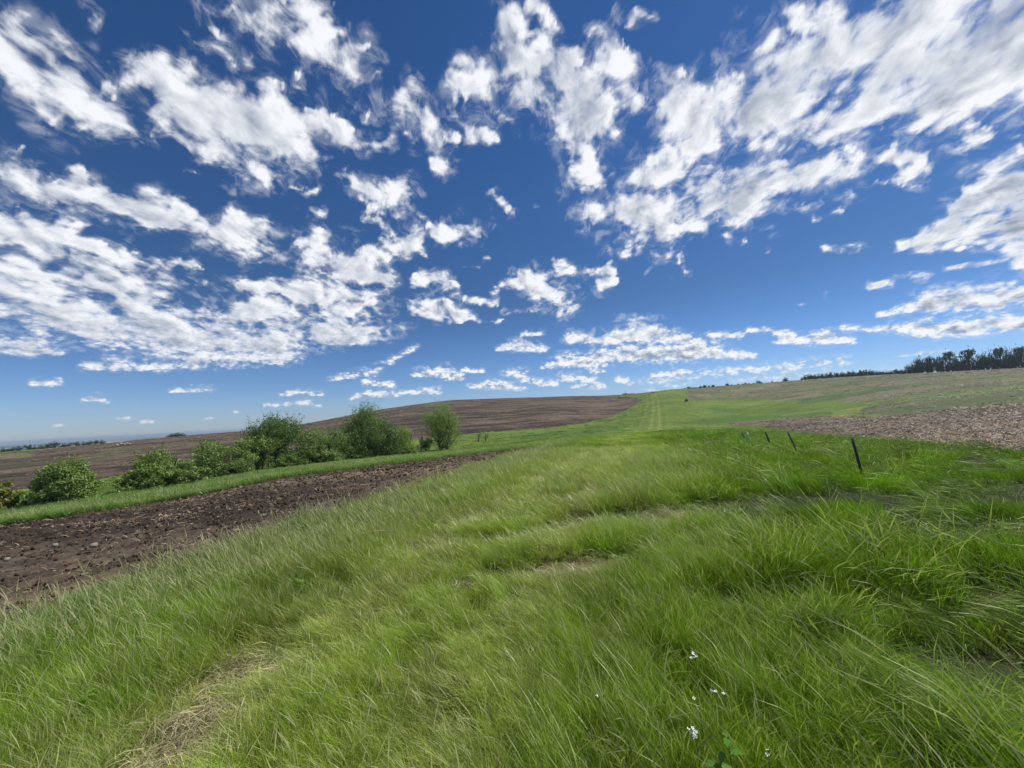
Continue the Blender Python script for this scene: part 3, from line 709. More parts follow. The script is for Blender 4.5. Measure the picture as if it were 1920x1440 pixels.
m2 = b.n('ShaderNodeMixShader'); b.put(m2.inputs[0], b.m('ADD', b.m('MULTIPLY', fr, .06), .004)); b.put(m2.inputs[1], m1); b.put(m2.inputs[2], gl)
b.put(out.inputs[0], m2)

def polar_pts(n, r0, r1, a0=-72, a1=72, p=1.0):
    """n spots between two distances; p=1 thins out as 1/r, p=2 is even on the ground"""
    u_ = rng.random(n)
    r = (r0 ** p + u_ * (r1 ** p - r0 ** p)) ** (1 / p)
    a = np.radians(rng.uniform(a0, a1, n))
    return r * np.sin(a), r * np.cos(a)

MARG = math.radians(19)
def across(x, y): return x * math.cos(MARG) - y * math.sin(MARG)      # metres right of the margin's middle line
def along(x, y): return x * math.sin(MARG) + y * math.cos(MARG)
def grass_ok(x, y):
    r = np.hypot(x, y)
    ok = (strip_sd(x, y) + (fbm(x / .8, y / .8, 201, 2) - .5) * .9 < 0)
    st = stub_sd(x, y) + (fbm(x / .9, y / .9, 203, 2) - .5) * .8
    ok &= ~((st > 0) & (np.degrees(np.arctan2(x, y)) > 20))
    return ok
def fields(x, y):
    """height factor, lean (rad), heading (rad) and colour of the grass at a spot"""
    ac = across(x, y); al = along(x, y); r = np.hypot(x, y)
    right = sstep(.3, 3.2, ac)
    leftedge = sstep(-4.3, -6.6, ac) * (1 - sstep(-13, -30, ac))
    # lodged waves on the right: long hollows lying across the view
    wv = fbm(x / 2.3 + .4 * y, y / 1.0, 211, 3)
    wv2 = fbm(x / 1.1, y / .7, 213, 3)
    lodg = right * sstep(.46, .66, wv * .7 + wv2 * .3)
    fine = fbm(x / .5, y / .5, 215, 2)
    h = .185 + .215 * right * (1 - sstep(7, 11, ac) * .35) + .06 * leftedge
    # two wheel lines through the margin where the grass is thin and short
    tr1 = np.exp(-((ac + 2.6 + .25 * np.sin(al / 5)) / .42) ** 2) + np.exp(-((ac + 1.0 + .25 * np.sin(al / 5)) / .35) ** 2)
    tr1 = tr1 * (1 - sstep(32, 48, r))
    h = h * (1 - .42 * sstep(11, 26, r)) * (1 - .4 * sstep(52, 75, r)) * (1 - .3 * sstep(-2.5, -.3, strip_sd(x, y))) * (1 - .35 * sstep(-7, -1, stub_sd(x, y)) * (r > 14))
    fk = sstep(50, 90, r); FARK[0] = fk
    h = h * (1 - .30 * np.clip(tr1, 0, 1)) * (.78 + .5 * fine) * (.85 + .4 * fbm(x / 3, y / 3, 217, 3))
    lean = .02 + .42 * right + .80 * lodg + .25 * (fbm(x / 1.6, y / 1.6, 219, 2) - .5)
    head = math.pi + .35 + (fbm(x / 2.6, y / 2.6, 221, 3) - .5) * 2.6 * (.35 + .65 * right) + .0
    g_y = np.array([.164, .258, .016]); g_r = np.array([.110, .205, .014]); g_l = np.array([.090, .185, .038]); g_p = np.array([.200, .275, .070])
    c = np.repeat(g_y[None], len(x), 0)
    k = right[:, None]; c = c * (1 - k) + g_r * k
    k = (sstep(-3.6, -5.6, ac) * .9)[:, None]; c = c * (1 - k) + g_l * k
    k = (.28 * sstep(.45, .7, fbm(x / 2.1 + 3, y / 1.3, 223, 4)))[:, None]; c = c * (1 - k) + g_p * k
    k = (.70 * lodg)[:, None]; c = c * (1 - k) + np.array([.20, .29, .095]) * k  # silky sheen of the bent grass, painted as a paler tint
    lane = np.exp(-((ac + 1.9 + .3 * np.sin(al / 6)) / 1.25) ** 2) * (1 - sstep(35, 50, r))
    h = h * (1 - .38 * lane); k = (lane * .75)[:, None]; c = c * (1 - k) + np.array([.240, .310, .045]) * k
    k = np.clip(tr1, 0, 1)[:, None] * .55; c = c * (1 - k) + np.array([.36, .40, .13]) * k
    c = c * (.90 + 1.0 * fbm(x / .6, y / .6, 225, 3))[:, None] * (.8 + .4 * fbm(x / 3.5, y / 3.5, 226, 2))[:, None]
    # straw showing in worn patches near the wheel line
    dry = np.clip(tr1, 0, 1) * sstep(.44, .60, fbm(x / .6, y / .9, 227, 3)) * (1 - sstep(3, 14, r) * .5)
    for sx, sy, sr in DRYS:
        q = np.exp(-(((x - sx) ** 2 + (y - sy) ** 2) / sr ** 2) * (1.8 - 1.6 * fine)); dry = np.maximum(dry, q * .80 * sstep(.25, .6, fbm(x / .16, y / .16, 233, 2))); h = h * (1 - .40 * q)
    hq = np.zeros(len(x))
    rn = fbm(x / 1.7 + 5, y / .55, 229, 3)
    rh = right * sstep(.53, .62, rn) * (1 - sstep(16, 24, r)) * sstep(2.6, 4.0, r); wall = right * sstep(.40, .57, rn) * (1 - sstep(.54, .57, rn))
    h = h * (1 - .72 * rh) * (1 + .15 * wall); hq = np.maximum(hq, rh * .9); lean = lean + .5 * rh; c = c * (1 - .2 * rh[:, None])  # shade of the hollows also put into the colour as a darker tint
    for hx, hy, ra, rb, dp in HOLS:
        ra, rb = ra * 1.25, rb * 1.35; ex = (x - hx) * .97 + (y - hy) * .24; ey = -(x - hx) * .24 + (y - hy) * .97
        q = np.exp(-((ex / ra) ** 2 + (ey / rb) ** 2) ** 1.6 * (1.4 - .8 * fine)); h = h * (1 - dp * q); lean = lean + .4 * q; hq = np.maximum(hq, q * dp * 1.2)
        e2 = (ey - rb * 1.5) / (rb * .9); h = h * (1 + .28 * np.exp(-(ex / ra) ** 4 - e2 ** 2))
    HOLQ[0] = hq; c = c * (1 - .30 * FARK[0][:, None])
    return h, lean, head, c, dry, lodg, leftedge

HOLQ = [0]; FARK = [0]
HOLS = [ghit(px, py, .12) + q for px, py, q in ((1085, 1045, (.75, .22, .8)), (1150, 965, (1.1, .25, .75)), (1440, 938, (2.2, .35, .75)), (1640, 925, (1.6, .35, .6)), (1900, 925, (1.8, .4, .8)), (940, 1005, (.5, .2, .6)), (1840, 1000, (.9, .2, .6)),
        (1880, 1110, (1.1, .22, .8)), (1740, 985, (.8, .2, .6)), (1860, 1222, (.7, .14, .85)), (1700, 1190, (.4, .10, .7)), (1460, 1110, (.6, .14, .7)), (1560, 1105, (.4, .1, .6)), (1350, 930, (.8, .2, .5)), (1260, 975, (.6, .2, .5)), (210, 1100, (.3, .12, .6)), (1370, 1000, (.5, .15, .5)))]
def scatter_grass(name, label, n, r0, r1, p, clumps, hbase, wsc, seed_lift=0, a0=-72, a1=72, extra=None):
    x, y = polar_pts(n, r0, r1, a0, a1, p)
    k = grass_ok(x, y)
    if extra is not None: k &= extra(x, y)
    x, y = x[k], y[k]
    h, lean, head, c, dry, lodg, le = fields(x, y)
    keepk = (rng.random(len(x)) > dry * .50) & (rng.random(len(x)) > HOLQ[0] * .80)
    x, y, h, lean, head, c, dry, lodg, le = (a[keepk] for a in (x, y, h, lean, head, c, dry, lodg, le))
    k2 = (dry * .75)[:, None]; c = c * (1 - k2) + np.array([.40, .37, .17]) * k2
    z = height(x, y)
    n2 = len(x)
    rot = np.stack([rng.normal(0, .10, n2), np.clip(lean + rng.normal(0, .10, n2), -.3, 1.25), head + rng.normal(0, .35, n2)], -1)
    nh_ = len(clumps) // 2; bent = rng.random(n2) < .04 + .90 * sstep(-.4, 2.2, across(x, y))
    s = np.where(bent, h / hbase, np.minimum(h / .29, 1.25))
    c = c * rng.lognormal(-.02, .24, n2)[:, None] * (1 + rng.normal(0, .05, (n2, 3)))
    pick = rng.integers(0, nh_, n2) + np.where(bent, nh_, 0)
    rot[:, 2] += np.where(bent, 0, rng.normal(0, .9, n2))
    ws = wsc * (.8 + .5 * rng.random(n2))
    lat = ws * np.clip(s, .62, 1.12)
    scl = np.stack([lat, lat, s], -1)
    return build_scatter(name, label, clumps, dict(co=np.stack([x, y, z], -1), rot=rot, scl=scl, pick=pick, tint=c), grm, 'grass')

C0 = [blade_clump(150, .13, .15, .34, .0030, 4, 300 + i, .10, .05) if i < 4 else blade_clump(125, .13, .26, .56, .0034, 5, 300 + i, .42, .12) for i in range(8)]
C1 = [blade_clump(170, .26, .15, .34, .0046, 3, 320 + i, .12, .07) if i < 4 else blade_clump(130, .26, .28, .56, .0048, 4, 320 + i, .46, .16) for i in range(8)]
C2 = [blade_clump(125, .60, .18, .38, .013, 3, 340 + i, .20, .10) if i < 3 else blade_clump(110, .62, .32, .60, .013, 3, 340 + i, .45, .10) for i in range(6)]
C3 = [blade_clump(110, 1.7, .22, .42, .042, 2, 360 + i, .25, .08) if i < 3 else blade_clump(110, 1.7, .34, .62, .042, 2, 360 + i, .45, .08) for i in range(6)]
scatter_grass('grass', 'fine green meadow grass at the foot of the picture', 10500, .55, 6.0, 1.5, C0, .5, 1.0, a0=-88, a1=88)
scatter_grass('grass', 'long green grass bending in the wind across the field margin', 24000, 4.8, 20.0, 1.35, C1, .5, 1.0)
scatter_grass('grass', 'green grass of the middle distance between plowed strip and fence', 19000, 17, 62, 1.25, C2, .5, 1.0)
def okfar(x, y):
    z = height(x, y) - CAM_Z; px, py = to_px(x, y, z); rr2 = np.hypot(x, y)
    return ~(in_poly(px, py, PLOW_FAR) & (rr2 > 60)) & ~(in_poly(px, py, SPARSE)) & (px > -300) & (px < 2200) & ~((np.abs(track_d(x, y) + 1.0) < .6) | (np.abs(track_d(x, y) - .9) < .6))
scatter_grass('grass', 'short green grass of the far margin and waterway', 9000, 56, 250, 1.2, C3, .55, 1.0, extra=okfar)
# pale seed heads along the edge of the plowed strip
CS = [blade_clump(8, .22, .24, .46, .0042, 5, 400 + i, .22, .85, 1.2, .5) for i in range(6)]
x, y = polar_pts(12000, 4.5, 34, -72, 20, 1.2)
sdx = strip_sd(x, y); k = (sdx < .15) & (sdx > -1.3 - .5 * rng.random(len(x))) & (rng.random(len(x)) < .5 + .5 * sstep(.4, .6, fbm(x, y, 231, 3)))
x, y = x[k], y[k]; n2 = len(x)
build_scatter('seed_grass', 'straw coloured grass heads standing along the plowed edge', CS, dict(co=np.stack([x, y, height(x, y)], -1),
    rot=np.stack([rng.normal(0, .1, n2), rng.normal(.1, .12, n2), math.pi + rng.normal(0, .9, n2)], -1), scl=np.stack([np.ones(n2) * (1 + .02 * np.hypot(x, y))] * 2 + [rng.uniform(.7, 1.1, n2)], -1),
    pick=rng.integers(0, 6, n2), tint=np.tile([.20, .20, .10], (n2, 1)) * rng.uniform(.7, 1.3, (n2, 1))), grm, 'grass')

# ------------------------------------------------------------ clods and corn residue on the bare ground
def ico_clump(seed, sub=1):
    import bmesh
    bm = bmesh.new(); bmesh.ops.create_icosphere(bm, subdivisions=sub, radius=1.0)
    rg = np.random.default_rng(seed)
    V = np.array([v.co[:] for v in bm.verts]); Fq = np.array([[v.index for v in f.verts] for f in bm.faces])
    bm.free()
    V = V * (1 + rg.normal(0, .22, (len(V), 1))) * np.array([1, .8, .62])
    return V, Fq, {'tone': np.full(len(V), rg.random())}
def straw_clump(seed, n, rad_, L, wd):
    rg = np.random.default_rng(seed); V = []; Fq = []
    for i in range(n):
        q = rg.uniform(0, rad_); a = rg.uniform(0, 6.28); h = rg.uniform(0, 6.28); l = L * rg.uniform(.4, 1.2) / 2; w_ = wd * rg.uniform(.5, 1.3) / 2
        c = np.array([math.cos(a) * q, math.sin(a) * q, rg.uniform(.0, .04)]); d = np.array([math.cos(h), math.sin(h), rg.normal(0, .22)]); s = np.array([-math.sin(h), math.cos(h), rg.normal(0, .5)])
        o_ = len(V); bend = np.array([0, 0, l * rg.uniform(.0, .35)])
        V += [c - d * l - s * w_, c - d * l + s * w_, c + bend - s * w_, c + bend + s * w_, c + d * l - s * w_ * .5, c + d * l + s * w_ * .5]
        Fq += [[o_, o_ + 1, o_ + 3, o_ + 2], [o_ + 2, o_ + 3, o_ + 5, o_ + 4]]
    return np.array(V), np.array(Fq), {'tone': np.repeat(rg.random(n), 6)}
clm, b, out = new_mat('soil_clod')
geo = b.n('ShaderNodeNewGeometry')
cc_ = b.mix(b.ramp(b.noise(geo.outputs['Position'], 14, 4, .6), .3, .7), (.026, .018, .014, 1), (.085, .062, .047, 1))
bs = b.n('ShaderNodeBsdfPrincipled'); b.put(bs.inputs['Base Color'], cc_); bs.inputs['Roughness'].default_value = .95; bs.inputs['Specular IOR Level'].default_value = .1
b.put(out.inputs[0], bs)
stm, b, out = new_mat('dry_stalk')
tn = b.attr('tone').outputs['Fac']; ti = b.attr('tintv', 'INSTANCER').outputs['Color']
cc_ = b.mix(1.0, ti, b.mix(tn, (.45, .42, .40, 1), (1.5, 1.45, 1.35, 1)), 'MULTIPLY')
bs = b.n('ShaderNodeBsdfPrincipled'); b.put(bs.inputs['Base Color'], cc_); bs.inputs['Roughness'].default_value = .6
b.put(out.inputs[0], bs)
dsm, b, out = new_mat('pale_stalk'); bs = b.n('ShaderNodeBsdfPrincipled'); bs.inputs['Base Color'].default_value = (.42, .36, .24, 1); bs.inputs['Roughness'].default_value = .7; b.put(out.inputs[0], bs)
x, y = polar_pts(60000, 6, 60, -72, 14, 1.3)
k = strip_sd(x, y) > .1; x, y = x[k], y[k]; n2 = len(x); r_ = np.hypot(x, y)
s = (.011 + .0017 * r_) * np.minimum(rng.lognormal(0, .45, n2), 2.0)
build_scatter('soil_clods', 'dark clods of turned earth on the narrow plowed strip', [ico_clump(500 + i) for i in range(6)], dict(co=np.stack([x, y, height(x, y) - .06 + (fbm(x / .45, y / .45, 81, 3) - .5) * .16], -1),
    rot=rng.uniform(0, 6.28, (n2, 3)), scl=np.stack([s, s, s], -1), pick=rng.integers(0, 6, n2), tint=np.ones((n2, 3))), clm, 'soil')
k = (rng.random(n2) < .16 + .55 * sstep(.52, .68, fbm(x / 1.6, y / .9, 241, 3))) & (rng.random(n2) < .45); xs, ys = x[k], y[k]; n3 = len(xs); r_ = np.hypot(xs, ys)
SC = [straw_clump(520 + i, 9, .26, .085, .008) for i in range(6)]
build_scatter('straw_residue', 'bits of old corn stalk lying on the plowed strip', SC, dict(co=np.stack([xs, ys, height(xs, ys) - .01 + (fbm(xs / .45, ys / .45, 81, 3) - .5) * .16], -1),
    rot=np.stack([rng.normal(0, .15, n3), rng.normal(0, .15, n3), rng.uniform(0, 6.28, n3)], -1), scl=np.stack([.8 + .035 * r_] * 3, -1) * rng.uniform(.7, 1.2, (n3, 1)), pick=rng.integers(0, 6, n3),
    tint=np.tile([.22, .17, .11], (n3, 1)) * rng.uniform(.6, 1.5, (n3, 1))), stm, 'straw')
x, y = polar_pts(66000, 14, 125, 22, 74, 1.15)
k = (stub_sd(x, y) > -.2); z = height(x, y); px, py = to_px(x, y, z - CAM_Z); k &= (np.hypot(x, y) < 60) | in_poly(px, py, STUB_TOP)
x, y, z = x[k], y[k], z[k]; n3 = len(x); r_ = np.hypot(x, y)
SC2 = [straw_clump(540 + i, 18, .45, .16, .014) for i in range(7)]
build_scatter('corn_residue', 'pale broken corn stalks and husks littering the stubble field', SC2, dict(co=np.stack([x, y, z + (fbm(x / .45, y / .45, 81, 3) - .5) * .16 + .02], -1),
    rot=np.stack([rng.normal(0, .2, n3), rng.normal(0, .2, n3), rng.uniform(0, 6.28, n3)], -1), scl=np.stack([.62 + .013 * r_] * 3, -1) * rng.uniform(.6, 1.25, (n3, 1)), pick=rng.integers(0, 7, n3),
    tint=np.tile([.175, .128, .078], (n3, 1)) * rng.lognormal(0, .50, (n3, 1)) * (.55 + .9 * sstep(.35, .65, fbm(x / 3, y / 1.6, 251, 3)))[:, None]), stm, 'straw')

# residue and young crop rows that still read as grain on the farther slopes
x, y = polar_pts(90000, 62, 380, -62, 62, 1.25)
z = height(x, y); px, py = to_px(x, y, z - CAM_Z); azp = np.degrees(np.arctan2(x, y))
kp = in_poly(px, py, PLOW_FAR); ks_ = in_poly(px, py, SPARSE)
pat = fbm(x / 40, y / 12, 261, 4)
k = (rng.random(len(x)) < .55) & ((kp & (rng.random(len(x)) < .10 + .85 * sstep(.42, .6, pat))) | (ks_ & (rng.random(len(x)) < .20 + .7 * sstep(.42, .6, pat))))
x, y, z, kp, pat = x[k], y[k], z[k], kp[k], pat[k]; n3 = len(x); r_ = np.hypot(x, y)
SF = [straw_clump(580 + i, 9, 1.0, .34, .10) for i in range(6)]
tt_ = np.where(kp[:, None], np.array([.20, .150, .100]), np.where((rng.random(n3) < .60)[:, None], np.array([.060, .098, .028]), np.array([.22, .190, .125])))
build_scatter('field_residue', 'straw and young green rows speckling the far plowed and bare slopes', SF, dict(co=np.stack([x, y, z + .03], -1),
    rot=np.stack([rng.normal(0, .12, n3), rng.normal(0, .12, n3), rng.uniform(0, 6.28, n3)], -1), scl=np.stack([.45 + .0036 * r_, .45 + .0036 * r_, .20 + .0012 * r_], -1) * rng.uniform(.6, 1.2, (n3, 1)), pick=rng.integers(0, 6, n3),
    tint=tt_ * rng.uniform(.6, 1.35, (n3, 1))), stm, 'straw')

# dead flattened stems on the worn spots
dx_, dy2 = [], []
for sx, sy, sr in DRYS:
    n_ = int(24 * (sr / .2) ** 1.3); a = rng.uniform(0, 6.28, n_); q = sr * 1.5 * np.abs(rng.normal(0, .6, n_)); dx_.append(sx + np.cos(a) * q); dy2.append(sy + np.sin(a) * q)
x = np.concatenate(dx_); y = np.concatenate(dy2); n3 = len(x)
SD = [straw_clump(560 + i, 16, .10, .10, .0024) for i in range(6)]
build_scatter('dead_grass', 'flattened straw coloured dead grass in the worn wheel line', SD, dict(co=np.stack([x, y, height(x, y) + rng.uniform(.0, .07, n3)], -1),
    rot=np.stack([rng.normal(0, .25, n3), rng.normal(0, .25, n3), rng.uniform(0, 6.28, n3)], -1), scl=np.ones((n3, 3)) * rng.uniform(.8, 1.3, (n3, 1)), pick=rng.integers(0, 6, n3),
    tint=np.tile([.34, .31, .17], (n3, 1)) * rng.uniform(.6, 1.3, (n3, 1))), stm, 'grass')

# ------------------------------------------------------------ trees and shrubs
def leaf_mat(name, c0, c1, gloss=.04):
    m, b, out = new_mat(name)
    tn = b.attr('tone').outputs['Fac']
    oi = b.n('ShaderNodeObjectInfo')
    c = b.mix(tn, (*c0, 1), (*c1, 1))
    c = b.mix(1.0, c, b.mix(oi.outputs['Random'], (.85, .9, .95, 1), (1.15, 1.1, 1.0, 1)), 'MULTIPLY')
    df = b.n('ShaderNodeBsdfDiffuse'); b.put(df.inputs[0], c)
    tl = b.n('ShaderNodeBsdfTranslucent'); b.put(tl.inputs[0], b.mix(1.0, c, (1.2, 1.35, .6, 1), 'MULTIPLY'))
    m1 = b.n('ShaderNodeMixShader'); m1.inputs[0].default_value = .28; b.put(m1.inputs[1], df); b.put(m1.inputs[2], tl)
    gl = b.n('ShaderNodeBsdfGlossy'); gl.inputs['Roughness'].default_value = .5
    m2 = b.n('ShaderNodeMixShader'); m2.inputs[0].default_value = gloss; b.put(m2.inputs[1], m1); b.put(m2.inputs[2], gl); b.put(out.inputs[0], m2)
    return m
LM = {'willow': leaf_mat('willow_leaf', (.105, .170, .036), (.240, .330, .080)),
      'dark': leaf_mat('elm_leaf', (.045, .095, .022), (.140, .225, .048)),
      'bright': leaf_mat('box_elder_leaf', (.110, .190, .028), (.235, .330, .060)),
      'yellow': leaf_mat('yellow_leaf', (.120, .150, .025), (.240, .250, .050)),
      'far': leaf_mat('far_leaf', (.016, .034, .014), (.040, .072, .026), .0)}
bkm, b, out = new_mat('bark')
geo = b.n('ShaderNodeNewGeometry')
bs = b.n('ShaderNodeBsdfPrincipled'); b.put(bs.inputs['Base Color'], b.mix(b.noise(geo.outputs['Position'], 12, 4, .6), (.035, .026, .020, 1), (.095, .075, .058, 1))); bs.inputs['Roughness'].default_value = .9
b.put(out.inputs[0], bs)

def tube(pts, rads, k=6):
    V = []; Fq = []
    for i, p in enumerate(pts):
        p = np.array(p, float)
        d = np.array(pts[min(i + 1, len(pts) - 1)], float) - np.array(pts[max(i - 1, 0)], float); d /= np.linalg.norm(d) + 1e-9
        u_ = np.cross(d, [.3, .9, .1]); u_ /= np.linalg.norm(u_) + 1e-9; v_ = np.cross(d, u_)
        for j in range(k):
            a = 2 * math.pi * j / k
            V.append(p + (u_ * math.cos(a) + v_ * math.sin(a)) * rads[i])
    for i in range(len(pts) - 1):
        for j in range(k):
            Fq.append([i * k + j, i * k + (j + 1) % k, (i + 1) * k + (j + 1) % k, (i + 1) * k + j])
    return np.array(V), np.array(Fq)

def tree_meshes(seed, Wd, H, base=.15, nl=26, leaf=.20, nleaf=4000, shape='round', stems=1, lean=0.0, shoots=.2):
    """crown of leaf-sized faces spread over many boughs, and the tapered trunk and limbs that carry them; sizes in metres"""
    rg = np.random.default_rng(seed)
    lobes = []
    tries = 0
    while len(lobes) < nl and tries < 4000:
        tries += 1
        u_ = rg.uniform(-1, 1, 3)
        h = (u_[2] + 1) / 2
        if shape == 'round': w_ = math.sqrt(max(0, 1 - (h * 1.25 - .38) ** 2 / .80))
        elif shape == 'tall': w_ = .55 + .45 * math.sin(h * 3.0) - .25 * (h < .3)
        elif shape == 'top': w_ = .30 + .75 * sstep(.35, .7, h) * math.sqrt(max(0.02, 1 - max(0, h - .72) ** 2 / .09))
        elif shape == 'cone': w_ = 1.0 - .9 * h
        elif shape == 'dome': w_ = math.sqrt(max(0, 1 - h * h * .92))
        q = math.hypot(u_[0], u_[1])
        if q > w_ or q > 1 or w_ < .12: continue
        if q < w_ * .35 and rg.random() < .6 and h < .75: continue
        zc = H * (base + (1 - base) * h * .9)
        lr = min(Wd, H) * rg.uniform(.07, .20) * (1.15 - .35 * h)
        lobes.append((u_[0] * (Wd / 2 - lr * .8) + lean * zc, u_[1] * (Wd / 2 - lr * .8), max(zc, lr * .6), lr, rg.random()))
    L_ = np.array(lobes)
    wgt = L_[:, 3] ** 2; wgt /= wgt.sum()
    pick = rg.choice(len(L_), nleaf, p=wgt)
    d = rg.normal(0, 1, (nleaf, 3)); d /= np.linalg.norm(d, axis=1)[:, None]
    rr3 = rg.uniform(.45, 1.18, nleaf) ** .7
    P = L_[pick, :3] + d * (L_[pick, 3] * rr3)[:, None] * np.array([1.1, 1.1, .85])
    P[:, 2] = np.maximum(P[:, 2], .03 * H + .02)
    nrm = d * .6 + rg.normal(0, .6, (nleaf, 3)) + np.array([0, 0, .35]); nrm /= np.linalg.norm(nrm, axis=1)[:, None]
    nk = len(L_); sh = rg.normal(0, 1, (nk, 4, 3)); sh[:, :, 2] = np.abs(sh[:, :, 2]) * .9 + .15; sh /= np.linalg.norm(sh, axis=2)[:, :, None]
    ks = rg.random(nleaf) < shoots; q_ = rg.integers(0, 4, nleaf); ln_ = rg.uniform(.7, 2.0, nleaf)
    PS = L_[pick, :3] + sh[pick, q_] * (L_[pick, 3] * ln_)[:, None] + rg.normal(0, .10, (nleaf, 3)) * L_[pick, 3][:, None]
    P = np.where(ks[:, None], PS, P); P[:, 2] = np.maximum(P[:, 2], .03 * H + .02)
    t1 = np.cross(nrm, rg.normal(0, 1, (nleaf, 3))); t1 /= np.linalg.norm(t1, axis=1)[:, None] + 1e-9; t2 = np.cross(nrm, t1)
    sz = leaf * rg.uniform(.5, 1.2, nleaf)[:, None]
    V = np.stack([P - t1 * sz * .62, P + t2 * sz * .30 + nrm * sz * .06, P + t1 * sz * .62, P - t2 * sz * .30 + nrm * sz * .06], 1).reshape(-1, 3)
    Fq = np.arange(nleaf * 4).reshape(-1, 4)
    tone = np.clip(L_[pick, 4] * .5 + rg.random(nleaf) * .6 - .05, 0, 1)
    TV = []; TF = []; off = 0
    def add(pts, rads, k=6):
        nonlocal off
        v, f = tube(pts, rads, k); TV.append(v); TF.append(f + off); off += len(v)
    tops = []
    for s in range(stems):
        ax = (s - (stems - 1) / 2) * Wd * .16; hx = H * (.62 + .1 * rg.random())
        p0 = np.array([ax * .6, rg.normal(0, .05) * Wd, -.15]); p3 = np.array([ax * 1.8 + lean * hx + rg.normal(0, .04) * Wd, rg.normal(0, .05) * Wd, hx])
        p1 = p0 + (p3 - p0) * .35 + rg.normal(0, .02 * H, 3) * [1, 1, 0]; p2 = p0 + (p3 - p0) * .7 + rg.normal(0, .03 * H, 3) * [1, 1, 0]
        R0 = H * .022 + .03
        add([p0, p1, p2, p3], [R0 * 1.25, R0 * .85, R0 * .55, R0 * .25], 7); tops.append((p0, p1, p2, p3))
    for li in range(0, len(L_)):
        s = tops[li % len(tops)]; c = L_[li, :3]
        tt = np.clip((c[2] - .25 * H) / (H * .7), .08, .95)
        pth = [s[0], s[1], s[2], s[3]]; f = tt * 3; i0 = min(int(f), 2); a0_ = pth[i0] + (pth[i0 + 1] - pth[i0]) * (f - i0)
        mid = a0_ + (c - a0_) * .55 + np.array([0, 0, -.04 * H])
        rr0 = H * .009 + .012
        add([a0_, mid, c], [rr0, rr0 * .6, rr0 * .25], 4)
    cv = (V, Fq, {'tone': ('FLOAT', np.repeat(tone, 4))})
    return cv, (np.concatenate(TV), np.concatenate(TF))

def plant_tree(name, label, cat, x, y, meshes, lm, group=None, scale=(1, 1, 1), rotz=0.0, sink=.05):
    o = bpy.data.objects.new(name, None); COL.objects.link(o)
    o.location = (x, y, h1(x, y) - sink); o.scale = scale; o.rotation_euler = (0, 0, rotz); o.empty_display_size = .5
    tag(o, label, cat, group)
    (cv, cfq, ca), (tv, tf) = meshes
    mesh_np('crown', cv, cfq, ca, lm, parent=o)
    mesh_np('trunk', tv, tf, None, bkm, smooth=True, parent=o)
    return o

def spot(pxc, r):
    """a place on the ground along the direction seen at that column of the photograph"""
    az, _ = px_ray(pxc, 800 - (pxc - 560) * .05)
    return float(r * math.sin(az)), float(r * math.cos(az)), float(az)
def size_at(x0, x1, ytop, r):
    az0, _ = px_ray(x0, ytop); az1, _ = px_ray(x1, ytop)
    xc, yc, az = spot((x0 + x1) / 2, r)
    _, te = px_ray((x0 + x1) / 2, ytop)
    top = r * float(te) + CAM_Z
    return xc, yc, float(abs(az1 - az0)) * r, max(top - h1(xc, yc), .3)

